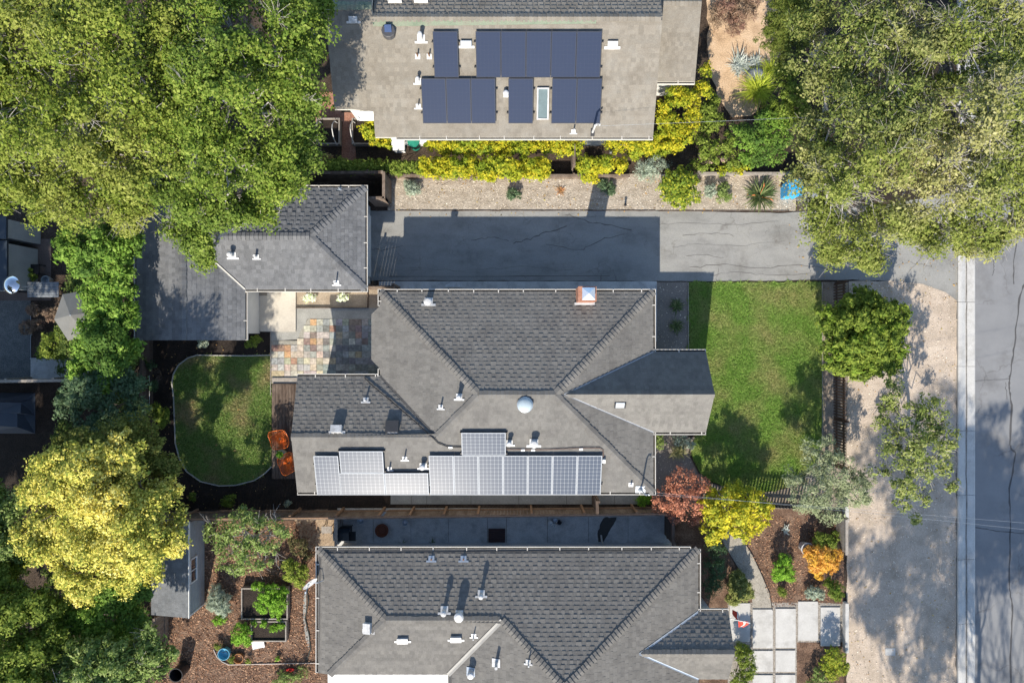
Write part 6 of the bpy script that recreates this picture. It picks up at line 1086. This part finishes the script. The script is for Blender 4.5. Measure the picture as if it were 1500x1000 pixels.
for k in range(6): new('hatch_board', MB().box(((a[0] + b[0]) / 2, a[1] + (b[1] - a[1]) * (k + .5) / 6, 0.08), (b[0] - a[0], (b[1] - a[1]) / 6 - .01, .05)), plain('maroon_wood', (0.05, 0.024, 0.022)) if k == 0 else MATS['maroon_wood'], h_)
for x, y, r, lb, mm in ((806, 764, .11, 'left white pot of the cluster in the side yard', white_p), (813, 760, .10, 'middle grey pot of the cluster in the side yard', metal_g), (819, 763, .10, 'right dark pot of the cluster in the side yard', metal_b), (812, 767, .08, 'small white pot in front of the side yard cluster', white_p)): solo('pot', lb, 'pot', MB().lathe(P(x, y), [(r * .7, .02), (r, .24), (r * .85, .24), (r * .7, .12), (.01, .12)], 16), mm, group='pots in the side yard')
st = MB(); st.add([(p[0], p[1], 0.026) for p in rough(px([(876, 793), (875, 780), (880, 765), (886, 757), (903, 757), (897, 770), (890, 783), (885, 792)]), .02, .1)], [tuple(range(len(rough(px([(876, 793), (875, 780), (880, 765), (886, 757), (903, 757), (897, 770), (890, 783), (885, 792)]), .0, .1))))]); new('water_stain', st, plain('damp_stain', (0.055, 0.05, 0.045)), side2)
# flag
fp = P(1067, 905, 1.75); fe = P(1099, 912, 1.95); ft = thing('flag', (fp[0], fp[1], 0), 'red and white flag on a slanting pole at the porch of the bottom house', 'flag'); new('pole', MB().tube([fp, fe], 0.016, 8), white_p, ft)
fl = MB(); nx_, ny_ = 10, 8
for i in range(nx_ + 1):
    for j in range(ny_ + 1):
        s = 0.35 + 0.6 * i / nx_; q = fp + (fe - fp) * s; u_ = j / ny_
        fl.v.append(tuple(q + np.array([-.04 * u_ + .05 * math.sin(5 * u_ + 6 * s), (-.42 * u_ if i > 4 else .26 * u_) + .05 * math.sin(9 * s), -.45 * u_])))
for i in range(nx_):
    for j in range(ny_): o = i * (ny_ + 1) + j; fl.f.append((o, o + 1, o + ny_ + 2, o + ny_ + 1)); fl.m.append(1 if i % 4 == 3 else 0)
new('cloth', fl, [plain('red_cloth', (0.55, 0.05, 0.03)), white_p], ft, smooth=True)
pb = P(1176, 799); bp = thing('planter', pb, 'white rimmed pot with golden plant beside the orange shrub', 'planter'); new('pot', MB().lathe(pb, [(.2, 0), (.26, .5), (.29, .52), (.25, .52), (.24, .4), (.01, .4)], 22), metal_w, bp)
C_, N2, _ = crown_points([(pb + UP * .55, .22, .14)], .08, 18, 1.2); Vv, Ff = leaf_quads(C_ - pb, N2, .07, .04); link('foliage', mesh_np('foliage', Vv, Ff, orange_m), bp)
solo('water_meter_box', 'small pale square meter box flush in the dirt verge', 'meter box', MB().box(P(1304, 954, 0.018), (0.44, 0.32, 0.02)), conc)
# dark yard at the left
bw_ = thing('patio_heater', P(17, 417), 'shiny steel patio heater with round dish top in the dark yard', 'patio heater'); c = P(16.5, 417, 2.1)
new('reflector', MB().lathe(c, [(0.37, 0), (0.36, 0.02), (0.2, 0.10), (0.1, .13), (.01, .14)], 30), plain('polished_steel', (0.72, 0.74, 0.76), rough=0.08, metal=0.95), bw_, smooth=True); new('pole', MB().tube([(c[0], c[1], 0.1), (c[0], c[1], 2.1)], .035, 10).lathe((c[0], c[1], 0), [(.22, 0), (.2, .3), (.05, .8)], 16), metal_g, bw_)
tc = P(80, 426); ot = thing('patio_table', tc, 'long grey slatted outdoor table in the dark yard', 'table')
for k in range(6): new('slat', MB().box(tc + np.array([0, -.28 + k * .112, .74]), (1.35, .1, .03)), surf('blue_grey_slat', [(0.16, 0.18, 0.2), (0.24, 0.26, 0.28)], scale=5) if k == 0 else MATS['blue_grey_slat'], ot)
for sx in (-.6, .6):
    for sy in (-.25, .25): new('leg', MB().box(tc + np.array([sx, sy, .36]), (.06, .06, .72)), metal_b, ot)
for x, y, lb in ((60, 396, 'dark patio chair above the long outdoor table'), (48, 422, 'dark round-backed chair left of the long outdoor table')):
    q = P(x, y); ch_ = thing('patio_chair', q, lb, 'chair', 'patio chairs in the dark yard'); new('seat', MB().box(q + UP * .44, (.46, .44, .05)), metal_b, ch_); new('backrest', MB().box(q + np.array([-.22, 0, .7]), (.04, .44, .45)), metal_b, ch_)
    for sx in (-.2, .2):
        for sy in (-.2, .2): new('leg', MB().box(q + np.array([sx, sy, .22]), (.035, .035, .44)), metal_b, ch_)
solo('bowl', 'round pale bowl planter above the long outdoor table', 'planter', MB().lathe(P(75, 411), [(.1, 0), (.17, .25), (.19, .4), (.15, .4), (.1, .2), (.01, .2)], 18), metal_g)
# parasol of grey cloth, tilted
pc_ = P(112, 462, 2.4); pa = thing('parasol', (pc_[0], pc_[1], 0), 'grey faceted parasol half hidden by the leafy trees', 'parasol'); m = MB(); nseg = 6
top = pc_ + UP * .4; rim = [pc_ + np.array([.92 * math.cos(a) + .0, 1.1 * math.sin(a), 0.0]) for a in np.linspace(math.radians(8), math.radians(368), nseg + 1)[:-1]]
m.add([top] + rim, [(0, 1 + i, 1 + (i + 1) % nseg) for i in range(nseg)]); new('canopy', m, plain('grey_canvas', (0.17, 0.17, 0.16), rough=0.9), pa); new('pole', MB().tube([(pc_[0], pc_[1], 0), tuple(top)], .025, 8), metal_g, pa)
for r_ in rim: new('rib', MB().tube([top - UP * .03, r_ - UP * .02], .01, 5), metal_g, pa)
solo('wire_edge', 'thin wire cable strung around the shrub of the dark yard', 'cable', MB().tube([P(45, 460, .5), P(45, 525, .5), P(100, 525, .5)], .012, 6).tube([P(45, 525, 0), P(45, 525, .55)], .03, 8).tube([P(46, 490, 0), P(46, 490, .55)], .03, 8), metal_g)
for i, (x, y, w, h, lb) in enumerate(((12, 605, 1.2, .9, 'dark blue tarp heap at the left edge in deep shade'), (28, 595, .7, .4, 'smaller dark tarp heap beside the large one in deep shade'))):
    c = P(x, y); solo('tarp', lb, 'tarp', MB().add([c + np.array(v) for v in [(-w, -h, 0), (w, -h, 0), (w, h, 0), (-w, h, 0), (-w * .8, -h * .5, .5), (w * .7, -h * .6, .6), (w * .6, h * .5, .45), (-w * .7, h * .6, .6)]], [(0, 1, 5, 4), (1, 2, 6, 5), (2, 3, 7, 6), (3, 0, 4, 7), (4, 5, 6, 7)]), plain('blue_tarp', (0.045, 0.06, 0.085), rough=0.5) if i == 0 else MATS['blue_tarp'])
# overhead service cables
def cable(label, a, b, sag=0.25, r=0.011, mat=metal_g):
    a, b = np.array(a, float), np.array(b, float); solo('service_cable', label, 'cable', MB().tube([a + (b - a) * t - UP * sag * 4 * t * (1 - t) for t in np.linspace(0, 1, 14)], r, 5), mat)
cable('upper service cable from the middle house mast across the front garden', MAST_A, (27, -7.1, 6.5), .3, .0038, metal_g); cable('lower service cable from the middle house eave over the maples', (XE - .1, YS + .02, ze + .03), (27, -7.6, 6.2), .3, .0038, metal_g)
cable('service cable from the tan house mast towards the street', MAST_C, (27, 8.6, 7.0), .3, .0038, metal_g)
